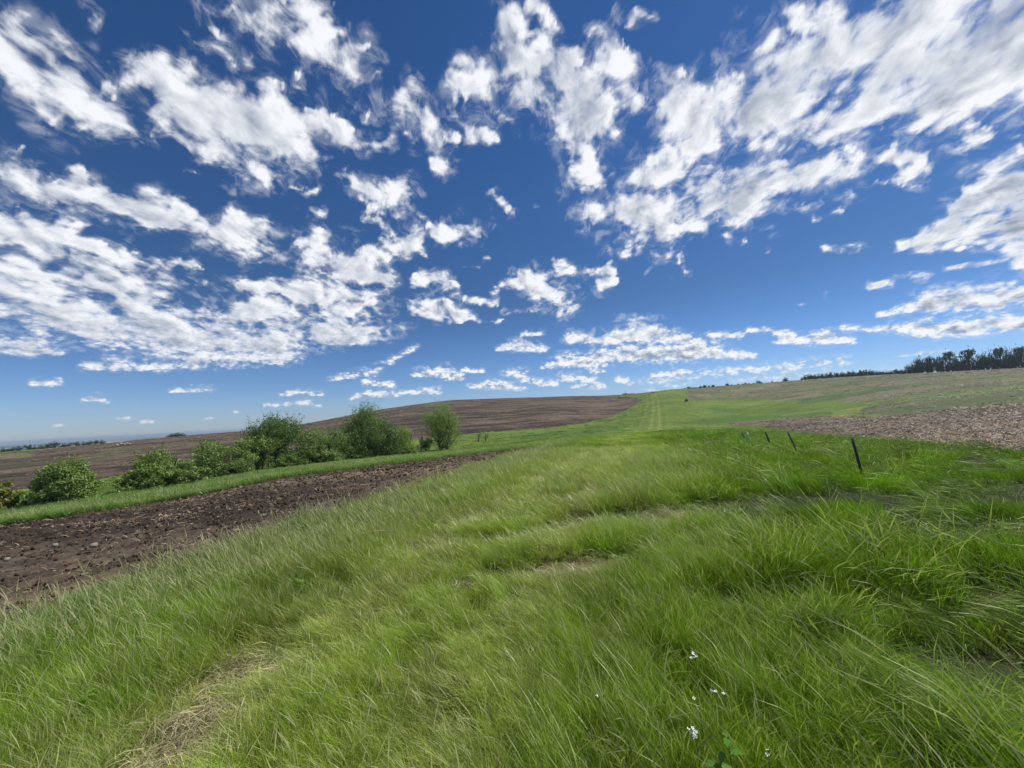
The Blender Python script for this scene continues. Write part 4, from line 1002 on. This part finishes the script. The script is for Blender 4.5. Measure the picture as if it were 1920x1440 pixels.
DG = 'trees and shrubs in the draw beyond the plowed strip'
DRAW = [
 # x0, x1, ytop, r, leaf kind, shape, base, lobes, leaves, stems, lean, name, category, label
 (-34, 44, 902, 38.5, 'yellow', 'dome', .03, 24, 3000, 3, 0, 'shrub', 'shrub', 'yellowish green shrub cut off by the left edge of the picture'),
 (20, 120, 925, 38.5, 'bright', 'dome', .03, 22, 2200, 3, 0, 'shrub', 'shrub', 'low green thicket at the foot of the leftmost round shrub'),
 (56, 186, 862, 37.5, 'willow', 'round', .04, 44, 5200, 4, .03, 'shrub', 'shrub', 'wide solitary round shrub with a bare twig poking out at its right'),
 (243, 350, 842, 39, 'bright', 'dome', .03, 40, 4600, 4, 0, 'willow_shrub', 'shrub', 'broad willow thicket with spreading boughs, leftmost of the tree row'),
 (265, 398, 868, 37.5, 'willow', 'dome', .03, 40, 4600, 5, 0, 'willow_shrub', 'shrub', 'low grey green willow thicket in front of the broad one on the left'),
 (352, 470, 826, 42, 'willow', 'round', .08, 46, 5200, 3, 0, 'willow_tree', 'tree', 'wide rounded willow left of the small tree with a bare dark trunk'),
 (385, 445, 872, 40.5, 'dark', 'dome', .03, 18, 1600, 3, 0, 'shrub', 'shrub', 'small dark bush under the wide rounded willow'),
 (452, 518, 820, 44, 'willow', 'top', .28, 30, 3000, 2, .04, 'willow_tree', 'tree', 'small willow with a leaning bare dark trunk beside the tall tree'),
 (472, 556, 788, 46, 'dark', 'top', .12, 46, 5600, 1, .02, 'elm_tree', 'tree', 'tall dark tree with a heavy crown leaning over, tallest on the left of the row'),
 (520, 567, 850, 43, 'bright', 'dome', .02, 22, 2200, 3, 0, 'shrub', 'shrub', 'bright green rounded bush at the foot of the tall dark tree'),
 (548, 648, 795, 48, 'willow', 'round', .06, 48, 5400, 3, 0, 'willow_tree', 'tree', 'large rounded green willow in the middle of the tree row'),
 (552, 630, 836, 45.5, 'willow', 'dome', .02, 30, 3000, 3, 0, 'shrub', 'shrub', 'light green rounded bush in front of the large willow'),
 (636, 690, 800, 50, 'dark', 'round', .04, 30, 3200, 3, 0, 'elm_tree', 'tree', 'dark lower tree at the left flank of the highest tree'),
 (650, 722, 765, 52, 'dark', 'tall', .05, 50, 6400, 2, 0, 'elm_tree', 'tree', 'highest dark tree of the row with a knobbly top'),
 (694, 752, 786, 53, 'dark', 'round', .06, 34, 3800, 3, 0, 'elm_tree', 'tree', 'rounded dark green tree just right of the highest one'),
 (728, 776, 798, 57, 'bright', 'round', .05, 28, 2800, 3, 0, 'elm_tree', 'tree', 'lighter green tree closing the right end of the dense tree row'),
 (735, 775, 838, 55, 'bright', 'dome', .02, 16, 1200, 3, 0, 'shrub', 'shrub', 'low leafy bush at the foot of the last tree in the dense row'),
 (398, 490, 838, 45.5, 'willow', 'round', .03, 30, 2600, 3, 0, 'willow_shrub', 'shrub', 'grey green thicket behind the small willow with the bare trunk'),
 (588, 668, 812, 51, 'bright', 'round', .03, 30, 2600, 3, 0, 'willow_shrub', 'shrub', 'leafy thicket filling the gap between the large willow and the dark trees'),
 (225, 290, 880, 38, 'willow', 'dome', .02, 22, 1600, 3, 0, 'shrub', 'shrub', 'low outlying bush at the left foot of the broad willow thicket'),
 (796, 862, 763, 60, 'bright', 'tall', .04, 46, 5600, 2, 0, 'elm_tree', 'tree', 'solitary upright tree standing right of the row before the brown hill'),
 (783, 808, 817, 60, 'dark', 'round', .12, 14, 900, 1, 0, 'young_tree', 'tree', 'small young tree beside the solitary upright tree'),
 (888, 901, 806, 76, 'dark', 'tall', .2, 8, 90, 1, .1, 'sapling', 'sapling', 'thin sparse sapling on the green slope, left one of two'),
 (902, 915, 805, 77, 'dark', 'tall', .2, 8, 80, 1, .1, 'sapling', 'sapling', 'thin sparse sapling on the green slope, right one of two'),
]
for i, (x0, x1, yt, r, lk, shp, bf, nl, nlv, st, ln, nm, cat, lab) in enumerate(DRAW):
    xc, yc, Wd, H = size_at(x0, x1, yt, r); Wd *= 1.38 if x1 > 190 else 1.12; H *= 1.07
    tm = tree_meshes(700 + i, Wd, H, bf, int(nl * 1.5), .125 if nlv > 100 else .10, int(nlv * 4.0), shp, st, ln)
    plant_tree(nm, lab, cat, xc, yc, tm, LM[lk], DG)

# far trees: a few kinds, copied and resized one by one
FV = {'round': tree_meshes(801, 1, 1, .10, 26, .075, 900, 'round', 1, 0, .05), 'tall': tree_meshes(802, 1, 1, .10, 26, .075, 900, 'tall', 1, 0, .05),
      'dome': tree_meshes(803, 1, 1, .02, 24, .075, 820, 'dome', 2, 0, .05), 'top': tree_meshes(804, 1, 1, .25, 24, .075, 900, 'top', 1, 0, .05), 'cone': tree_meshes(805, 1, 1, .04, 26, .08, 500, 'cone', 1, 0, .05),
      'round2': tree_meshes(806, 1, 1, .06, 30, .075, 900, 'round', 1, 0, .05), 'dome2': tree_meshes(807, 1, 1, .02, 30, .075, 900, 'dome', 2, 0, .05)}
FP = {}
def far_tree(x0, x1, yt, r, kind, name, cat, label, group=None, minh=None):
    xc, yc, Wd, H = size_at(x0, x1, yt, r)
    if kind not in FP:
        o = plant_tree(name, label, cat, xc, yc, FV[kind], LM['far'], group); FP[kind] = o
    else:
        src = FP[kind]; o = bpy.data.objects.new(name, None); COL.objects.link(o)
        for ch in src.children:
            c = ch.copy(); COL.objects.link(c); c.parent = o
        tag(o, label, cat, group)
    if minh: H = max(H, minh)
    o.location = (xc, yc, h1(xc, yc) - .1); o.scale = (Wd * 1.5, Wd * 1.5, H * 1.12); o.rotation_euler = (0, 0, random.uniform(0, 6.28))
    return o
ORD = ['first', 'second', 'third', 'fourth', 'fifth', 'sixth', 'seventh', 'eighth', 'ninth', 'tenth', 'eleventh', 'twelfth', 'thirteenth', 'fourteenth', 'fifteenth', 'sixteenth', 'seventeenth', 'eighteenth', 'nineteenth', 'twentieth', 'twenty-first', 'twenty-second', 'twenty-third', 'twenty-fourth', 'twenty-fifth']
def crest_r(px):
    az, _ = px_ray(px, 700); return float(np.interp(math.degrees(az), [24.5, 30, 36, 41.6, 47, 53, 60], [262, 303, 342, 402, 405, 424, 430]))
row1 = [(1288,727,8,'dome'),(1295,724,8,'round'),(1302,725,7,'dome'),(1309,725,4,'tall'),(1316,723,7,'round'),(1325,721,8,'round2'),(1333,722,4,'tall'),(1340,720.5,8,'round')]
for i, (cx, yt, wd, kd) in enumerate(row1):
    far_tree(cx - wd / 2, cx + wd / 2, yt, crest_r(cx) + 4, kd, 'skyline_tree', 'tree', '%s tree from the left in the little row where the track meets the skyline' % ORD[i], 'small dark trees along the crest')
row2 = [(1368,718,8,'round','low dark twin-headed tree, first of those scattered along the bare crest'),(1376,720,6,'dome','low bush leaning on the twin-headed crest tree'),(1388,717.5,4,'cone','small pointed tree on the bare crest left of the pointed taller one'),
        (1397,718,5,'dome','little round bush left of the pointed crest tree'),(1402,714,5,'cone','pointed dark tree standing between two little bushes on the crest'),(1408,717.5,5,'dome','little round bush right of the pointed crest tree'),
        (1418,717,6,'dome','flat low bush left of the smaller dome shaped tree'),(1427,712.5,10,'dome2','smaller of the two dome shaped trees alone on the crest'),(1452,713.5,3,'round','tiny lone bush between the two dome shaped crest trees'),
        (1478,706.5,11,'dome2','larger of the two dome shaped trees alone on the crest')]
for cx, yt, wd, kd, lab in row2:
    far_tree(cx - wd / 2, cx + wd / 2, yt, crest_r(cx) + 3, kd, 'skyline_tree', 'tree', lab, 'small dark trees along the crest')
row3 = [(1508,706,6,'dome'),(1514,704,6,'round'),(1527,701,9,'round'),(1535,702.5,9,'dome'),(1546,700.5,7,'tall'),(1553,702.5,9,'dome'),(1562,697,11,'round2'),(1572,697,5,'tall'),(1577,698,5,'tall'),(1586,696,10,'round'),(1596,696,9,'round2'),
        (1604,694,11,'round'),(1613,698,9,'dome'),(1620,692,7,'tall'),(1629,691,7,'tall'),(1640,692,14,'round'),(1649,697,9,'dome'),(1658,695,10,'round'),(1672,697,17,'dome2'),(1687,691,10,'tall'),(1698,692,13,'round2')]
for i, (cx, yt, wd, kd) in enumerate(row3):
    far_tree(cx - wd / 2, cx + wd / 2, yt, crest_r(cx) + 6, kd, 'windbreak_tree', 'tree', '%s tree of the thin windbreak, counted from its left end before the wood' % ORD[i], 'trees of the thin windbreak on the crest')
wood = [(1711,686,21,'round2'),(1723,690,13,'dome'),(1733,667,18,'round'),(1750,666,17,'tall'),(1764,667,9,'tall'),(1774,665,9,'tall'),(1788,661,18,'top'),(1800,662,11,'round'),(1811,668,15,'dome2'),(1826,657,25,'top'),(1848,664,18,'round2'),(1858,666,12,'round'),(1870,655,15,'round'),(1884,653.5,17,'top'),(1897,651.5,15,'round2'),(1909,653.5,13,'round'),(1924,652,18,'top')]
for i, (cx, yt, wd, kd) in enumerate(wood):
    far_tree(cx - wd / 2, cx + wd / 2, yt, crest_r(cx) + 9, kd, 'wood_tree', 'tree', '%s tall tree from the left along the top of the dark wood' % ORD[i], 'tall trees of the dark wood on the right crest')
for i, cx in enumerate(np.arange(1514, 1712, 8.6)):
    by = 706 - (cx - 1514) * .022
    far_tree(cx - 6, cx + 6, by - 3.5 - 3.5 * random.random() - (cx - 1514) * .022, crest_r(cx) + 2, random.choice(['dome', 'dome2']), 'hedge_bush', 'bush', '%s low bush from the left in the hedge under the windbreak' % ORD[i], 'low bushes under the windbreak', 1.6)
i = 0
for cx in np.arange(1716, 1930, 9.6):
    base_y = 700 - (cx - 1700) * .065
    far_tree(cx - 9, cx + 9, base_y - 21 - 6 * random.random() - (cx - 1720) * .03, crest_r(cx) + random.uniform(0, 4), random.choice(['dome', 'dome2', 'round', 'round2']), 'undergrowth_tree', 'tree', '%s low dark tree from the left along the foot of the wood, facing the field' % ORD[i], 'low trees along the foot of the wood')
    i += 1
for i, cx in enumerate(np.arange(1940, 2150, 17.0)):
    base_y = 700 - (cx - 1700) * .065
    far_tree(cx - 13, cx + 13, base_y - 33 - 6 * random.random(), crest_r(cx) + 6, random.choice(['round', 'round2']), 'wood_tree', 'tree', '%s dark tree of the wood, counted outwards from just beyond the right picture edge' % ORD[i], 'trees of the wood outside the frame')
for cx, yt, wd, kd, lab in [(317,814.5,15,'dome','left shoulder of the small dark grove on the brown skyline'),(329,811.5,20,'round2','central highest bush of the small dark grove on the brown skyline'),(342,813.5,13,'dome2','right shoulder of the small dark grove on the brown skyline')]:
    far_tree(cx - wd / 2, cx + wd / 2, yt, 352, kd, 'grove_bush', 'bush', lab, 'bushes of the grove on the plowed skyline', 2.2)
hedge = [(6,847,16),(24,846.5,16),(38,846,14),(66,843,14),(78,843,13),(90,842,13),(118,841,15),(131,839,14),(143,839,13),(156,838.5,14),(169,837.5,13),(180,837,12),(190,836.5,12)]
for i, (cx, yt, wd) in enumerate(hedge):
    far_tree(cx - wd / 2, cx + wd / 2, yt - 3, 346 + 5 * (i % 2), ['dome', 'dome2', 'round2'][i % 3], 'hedgerow_bush', 'bush', '%s bush from the left in the hedgerow beyond the plowed field' % ORD[i], 'bushes of the far hedgerow', 2.6)
far_tree(47, 59, 833, 352, 'tall', 'hedgerow_tree', 'tree', 'upright dark tree standing alone above the far hedgerow')
far_tree(92, 113, 836, 352, 'round', 'hedgerow_tree', 'tree', 'broad dark tree in the middle of the far hedgerow', None, 4.0)
for cx, yt, wd, kd, r, lab in [(1176,736,10,'dome',330,'round pale bush on the brown crest, left of a pair'),(1187,737,10,'dome2',330,'round pale bush on the brown crest, right of a pair'),(1228,734.5,12,'dome',243,'low flat bush beside the tiny conifer at the top of the track'),
        (1243,731,5,'cone',240,'tiny pointed conifer at the top of the grassy track'),(1288,742.5,7,'cone',175,'small dark shrub at the foot of the bare hillside right of the track'),(1293,803,13,'dome',44,'low yellow green weed bush where the tall grass meets the dip')]:
    o = far_tree(cx - wd / 2, cx + wd / 2, yt, r, kd, 'small_shrub' if kd != 'cone' else 'conifer', 'shrub', lab)
    if r == 44:
        for ch in list(o.children):
            if ch.name.startswith('crown'):
                ch.data = ch.data.copy(); ch.data.materials[0] = LM['yellow']

# ------------------------------------------------------------ the old fence line
psm, b, out = new_mat('painted_steel')
geo = b.n('ShaderNodeNewGeometry')
bs = b.n('ShaderNodeBsdfPrincipled'); b.put(bs.inputs['Base Color'], b.mix(b.noise(geo.outputs['Position'], 25, 4, .6), (.012, .022, .016, 1), (.040, .042, .034, 1))); bs.inputs['Roughness'].default_value = .6; bs.inputs['Metallic'].default_value = .2
b.put(out.inputs[0], bs)
wtm, b, out = new_mat('white_plastic'); bs = b.n('ShaderNodeBsdfPrincipled'); bs.inputs['Base Color'].default_value = (.75, .76, .74, 1); bs.inputs['Roughness'].default_value = .5; b.put(out.inputs[0], bs)
wood_m, b, out = new_mat('weathered_wood')
geo = b.n('ShaderNodeNewGeometry')
bs = b.n('ShaderNodeBsdfPrincipled'); b.put(bs.inputs['Base Color'], b.mix(b.noise(geo.outputs['Position'], 30, 4, .6), (.016, .017, .014, 1), (.05, .046, .038, 1))); bs.inputs['Roughness'].default_value = .9; b.put(out.inputs[0], bs)
def boxes_mesh(bxs):
    V = []; Fq = []
    for (x0, y0, z0, x1, y1, z1) in bxs:
        o_ = len(V); V += [(x0, y0, z0), (x1, y0, z0), (x1, y1, z0), (x0, y1, z0), (x0, y0, z1), (x1, y0, z1), (x1, y1, z1), (x0, y1, z1)]
        Fq += [[o_ + a for a in f] for f in ((0, 3, 2, 1), (4, 5, 6, 7), (0, 1, 5, 4), (1, 2, 6, 5), (2, 3, 7, 6), (3, 0, 4, 7))]
    return V, Fq
def t_post(px, r, ptop_y, px_top, lean, lab, wd=.06):
    az, te = px_ray(px_top, ptop_y)
    azb, _ = px_ray(px, ptop_y + 30)
    x, y = r * math.sin(float(azb)), r * math.cos(float(azb)); z = h1(x, y)
    Ht = r * float(te) + CAM_Z - z + .04
    o = bpy.data.objects.new('fence_post', None); COL.objects.link(o); o.location = (x, y, z - .03); o.empty_display_size = .2
    o.rotation_euler = (rad(2), -rad(lean), -float(azb) + rad(8))
    tag(o, lab, 'fence post', 'steel posts of the old fence line')
    Lp = Ht / math.cos(rad(lean))
    v, f = boxes_mesh([(-wd / 2, -.006, -.3, wd / 2, .006, Lp)]); mesh_np('flange', v, f, None, psm, parent=o)
    v, f = boxes_mesh([(-.007, .0062, -.3, .007, .05, Lp - .01)]); mesh_np('web', v, f, None, psm, parent=o)
    studs = []
    zz_ = .1
    while zz_ < Lp - .03: studs.append((-.016, -.022, zz_, .016, -.0062, zz_ + .02)); zz_ += .055
    v, f = boxes_mesh(studs); s_ = mesh_np('studs', v, f, None, psm, parent=o); s_['kind'] = 'stuff'
    return o
t_post(1613, 13.0, 822, 1602, 6, 'nearest and tallest dark fence post standing in the long grass', .058)
t_post(1497, 18.8, 811, 1487, 17, 'second nearest dark fence post, leaning left before the stubble')
t_post(1446, 24.0, 810, 1440, 13, 'third dark fence post along the stubble edge', .08)
t_post(1402, 30.5, 811, 1397, 22, 'farthest dark fence post, only its tip above the grass', .09)
az, te = px_ray(1409, 814); x, y = 27 * math.sin(float(az)), 27 * math.cos(float(az)); z = h1(x, y)
o = bpy.data.objects.new('marker_stake', None); COL.objects.link(o); o.location = (x, y, z); o.rotation_euler = (0, -rad(20), -float(az))
tag(o, 'small white marker stake between the two farthest fence posts', 'marker')
v, f = boxes_mesh([(-.02, -.01, -.1, .02, .01, .62)]); mesh_np('stake', v, f, None, wtm, parent=o)
v, f = boxes_mesh([(-.05, -.0125, .40, .06, -.0105, .66)]); mesh_np('plate', v, f, None, wtm, parent=o)

# ------------------------------------------------------------ stones
rkm, b, out = new_mat('field_stone')
geo = b.n('ShaderNodeNewGeometry')
bs = b.n('ShaderNodeBsdfPrincipled'); b.put(bs.inputs['Base Color'], b.mix(b.noise(geo.outputs['Position'], 5, 5, .6), (.13, .115, .09, 1), (.32, .28, .23, 1))); bs.inputs['Roughness'].default_value = .9; b.put(out.inputs[0], bs)
def stone(x, y, s, lab, group, seed, name='stone', up=.3):
    v, f, _ = ico_clump(seed, 2)
    rg = np.random.default_rng(seed + 5); v = v / (1 + 0 * v); n_ = np.linalg.norm(v, axis=1)[:, None]; v = v / n_ * (.55 * n_ + .45) * s
    o = mesh_np(name, v, f, None, rkm, smooth=False, loc=(x, y, h1(x, y) + s * up)); o.rotation_euler = (0, 0, rg.uniform(0, 6))
    tag(o, lab, 'stone', group)
for i, (px, r, s, lab) in enumerate([(213, 221, .5, 'leftmost small pale boulder of the heap on the grassy island'), (219, 219, .7, 'low pale boulder beside the leftmost one of the heap'), (226, 222, 1.0, 'largest pale boulder in the middle of the heap on the grassy island'),
        (232, 218, .7, 'darker boulder right of the largest one in the heap'), (238, 221, .8, 'second largest pale boulder towards the right of the heap'), (243, 219, .55, 'rightmost small pale boulder of the heap')]):
    az, _ = px_ray(px, 841); stone(r * math.sin(float(az)), r * math.cos(float(az)), s, lab, 'boulders heaped on the grassy island', 820 + i, 'boulder', .45)
def ground_hit(px, py, lift=0.0):
    az, te = px_ray(px, py); az = float(az); te = float(te); r_ = np.exp(np.linspace(math.log(1.2), math.log(200), 900))
    zz_ = height(r_ * math.sin(az), r_ * math.cos(az)) + lift
    k_ = np.argmax(CAM_Z + r_ * te < zz_); return r_[k_] * math.sin(az), r_[k_] * math.cos(az)
for i, (px, py, s, lab) in enumerate([(103, 1026, .05, 'pale rounded stone lying on the plowed strip'), (176, 1027, .06, 'flat white stone on the plowed strip right of the rounded one'), (12, 1052, .045, 'small pinkish stone at the left end of the plowed strip')]):
    x, y = ground_hit(px, py); stone(x, y, s, lab, 'stones on the plowed strip', 840 + i, 'stone', .6)

# ------------------------------------------------------------ flowers, weeds and a fallen stalk in the near grass
ptm, b, out = new_mat('white_petal'); bs = b.n('ShaderNodeBsdfPrincipled'); bs.inputs['Base Color'].default_value = (.80, .80, .70, 1); bs.inputs['Roughness'].default_value = .6; b.put(out.inputs[0], bs)
stg, b, out = new_mat('green_stem'); bs = b.n('ShaderNodeBsdfPrincipled'); bs.inputs['Base Color'].default_value = (.10, .17, .04, 1); bs.inputs['Roughness'].default_value = .6; b.put(out.inputs[0], bs)
lfm, b, out = new_mat('weed_leaf')
tn = b.attr('tone').outputs['Fac']
bs = b.n('ShaderNodeBsdfPrincipled'); b.put(bs.inputs['Base Color'], b.mix(tn, (.05, .12, .015, 1), (.11, .22, .03, 1))); bs.inputs['Roughness'].default_value = .85; bs.inputs['Specular IOR Level'].default_value = .1; b.put(out.inputs[0], bs)
def flower(px, py, lab, nb, seed):
    rg = np.random.default_rng(seed); az, te = px_ray(px, py); Hf = .34
    x, y = ground_hit(px, py, Hf - .02); z = h1(x, y)
    o = bpy.data.objects.new('wild_flower', None); COL.objects.link(o); o.location = (x, y, z); tag(o, lab, 'flower', 'white wild flowers in the near grass'); o.empty_display_size = .1
    v, f = tube([(0, 0, -.02), (.01, .0, .2), (0, 0, Hf)], [.0028, .0022, .0015], 5); mesh_np('stem', v, f, None, stg, parent=o)
    me = None
    for i in range(nb):
        if me is None:
            V = []; Fq = []
            for p in range(4):
                a = p * math.pi / 2; d = np.array([math.cos(a), math.sin(a), .25]); s_ = np.array([-math.sin(a), math.cos(a), 0]); o_ = len(V)
                V += [d * .0012, d * .006 - s_ * .0042, d * .010 + np.array([0, 0, .0012]), d * .006 + s_ * .0042]; Fq.append([o_, o_ + 1, o_ + 2, o_ + 3])
            bl = mesh_np('blossom', V, Fq, None, ptm, parent=o); me = bl.data
        else:
            bl = bpy.data.objects.new('blossom', me); COL.objects.link(bl); bl.parent = o
        bl.location = (rg.normal(0, .011), rg.normal(0, .011), Hf - .03 + rg.uniform(0, .04)); bl.rotation_euler = (rg.normal(.3, .5), rg.normal(0, .5), rg.uniform(0, 6)); bl.scale = (.85,) * 3
flower(1303, 1234, 'white blossom cluster standing highest of those near the lower middle', 9, 1)
flower(1303, 1380, 'white blossom spike close to the bottom edge of the grass', 12, 2)
flower(1343, 1305, 'small white blossom right of the tall white cluster', 5, 3)
flower(1123, 1318, 'single tiny white blossom left of the other flowers', 2, 4)
flower(1310, 1328, 'faint cream blossom between the two larger white clusters', 3, 5)
flower(1440, 1418, 'pale blossom low in the grass right of the broad leaved weed', 3, 6)
def weed(px, py, lab, n, Ls, seed, Hf=.34):
    rg = np.random.default_rng(seed); x, y = ground_hit(px, py, Hf); z = h1(x, y)
    o = bpy.data.objects.new('weed', None); COL.objects.link(o); o.location = (x, y, z); o.empty_display_size = .1; tag(o, lab, 'weed', 'broad leaved weeds in the near grass')
    v, f = tube([(0, 0, -.02), (.01, .01, Hf * .6), (0, 0, Hf)], [.004, .003, .002], 5); mesh_np('stem', v, f, None, stg, parent=o)
    for i in range(n):
        a = rg.uniform(0, 6.28); z0 = Hf * rg.uniform(.55, 1.0); l = Ls * rg.uniform(.6, 1.1); wd_ = l * .32; up_ = rg.uniform(.1, .6)
        d = np.array([math.cos(a), math.sin(a), up_]); s_ = np.array([-math.sin(a), math.cos(a), 0])
        V = [(0, 0, z0)]; rows = [(.25, .6), (.55, 1.0), (.8, .65)]
        for t_, w_ in rows:
            c = np.array([0, 0, z0]) + d * l * t_ - np.array([0, 0, l * .35 * t_ * t_]); V += [tuple(c - s_ * wd_ * w_ + [0, 0, .006]), tuple(c), tuple(c + s_ * wd_ * w_ + [0, 0, .006])]
        V.append(tuple(np.array([0, 0, z0]) + d * l - np.array([0, 0, l * .35])))
        Fq = [[0, 1, 2], [0, 2, 3], [1, 4, 5], [1, 5, 2], [2, 5, 6], [2, 6, 3], [4, 7, 8], [4, 8, 5], [5, 8, 9], [5, 9, 6], [7, 10, 8], [8, 10, 9]]
        mesh_np('leaf', V, Fq, {'tone': ('FLOAT', np.full(len(V), rg.random()))}, lfm, parent=o, smooth=True)
weed(1350, 1412, 'broad leaved dark green weed at the bottom edge right of the white flowers', 10, .075, 11)
weed(1365, 1385, 'small bright leaved weed just behind the broad leaved one', 6, .055, 12)
weed(160, 1300, 'pale leaved weed low in the grass near the lower left', 9, .06, 13, .22)
weed(560, 1085, 'feathery light green weed in the left margin', 12, .07, 14, .26)
x, y = ground_hit(702, 1001, .24)
sk = bpy.data.objects.new('fallen_stalk', None); COL.objects.link(sk); sk.location = (x, y, h1(x, y) + .25); sk.rotation_euler = (0, rad(-2), rad(4)); tag(sk, 'pale dry stalk lying across the grass left of the middle', 'stalk')
v, f = tube([(-.26, 0, 0), (0, .01, .015), (.26, -.01, .0)], [.007, .008, .004], 6)
mesh_np('stem', v, f, None, dsm, parent=sk)
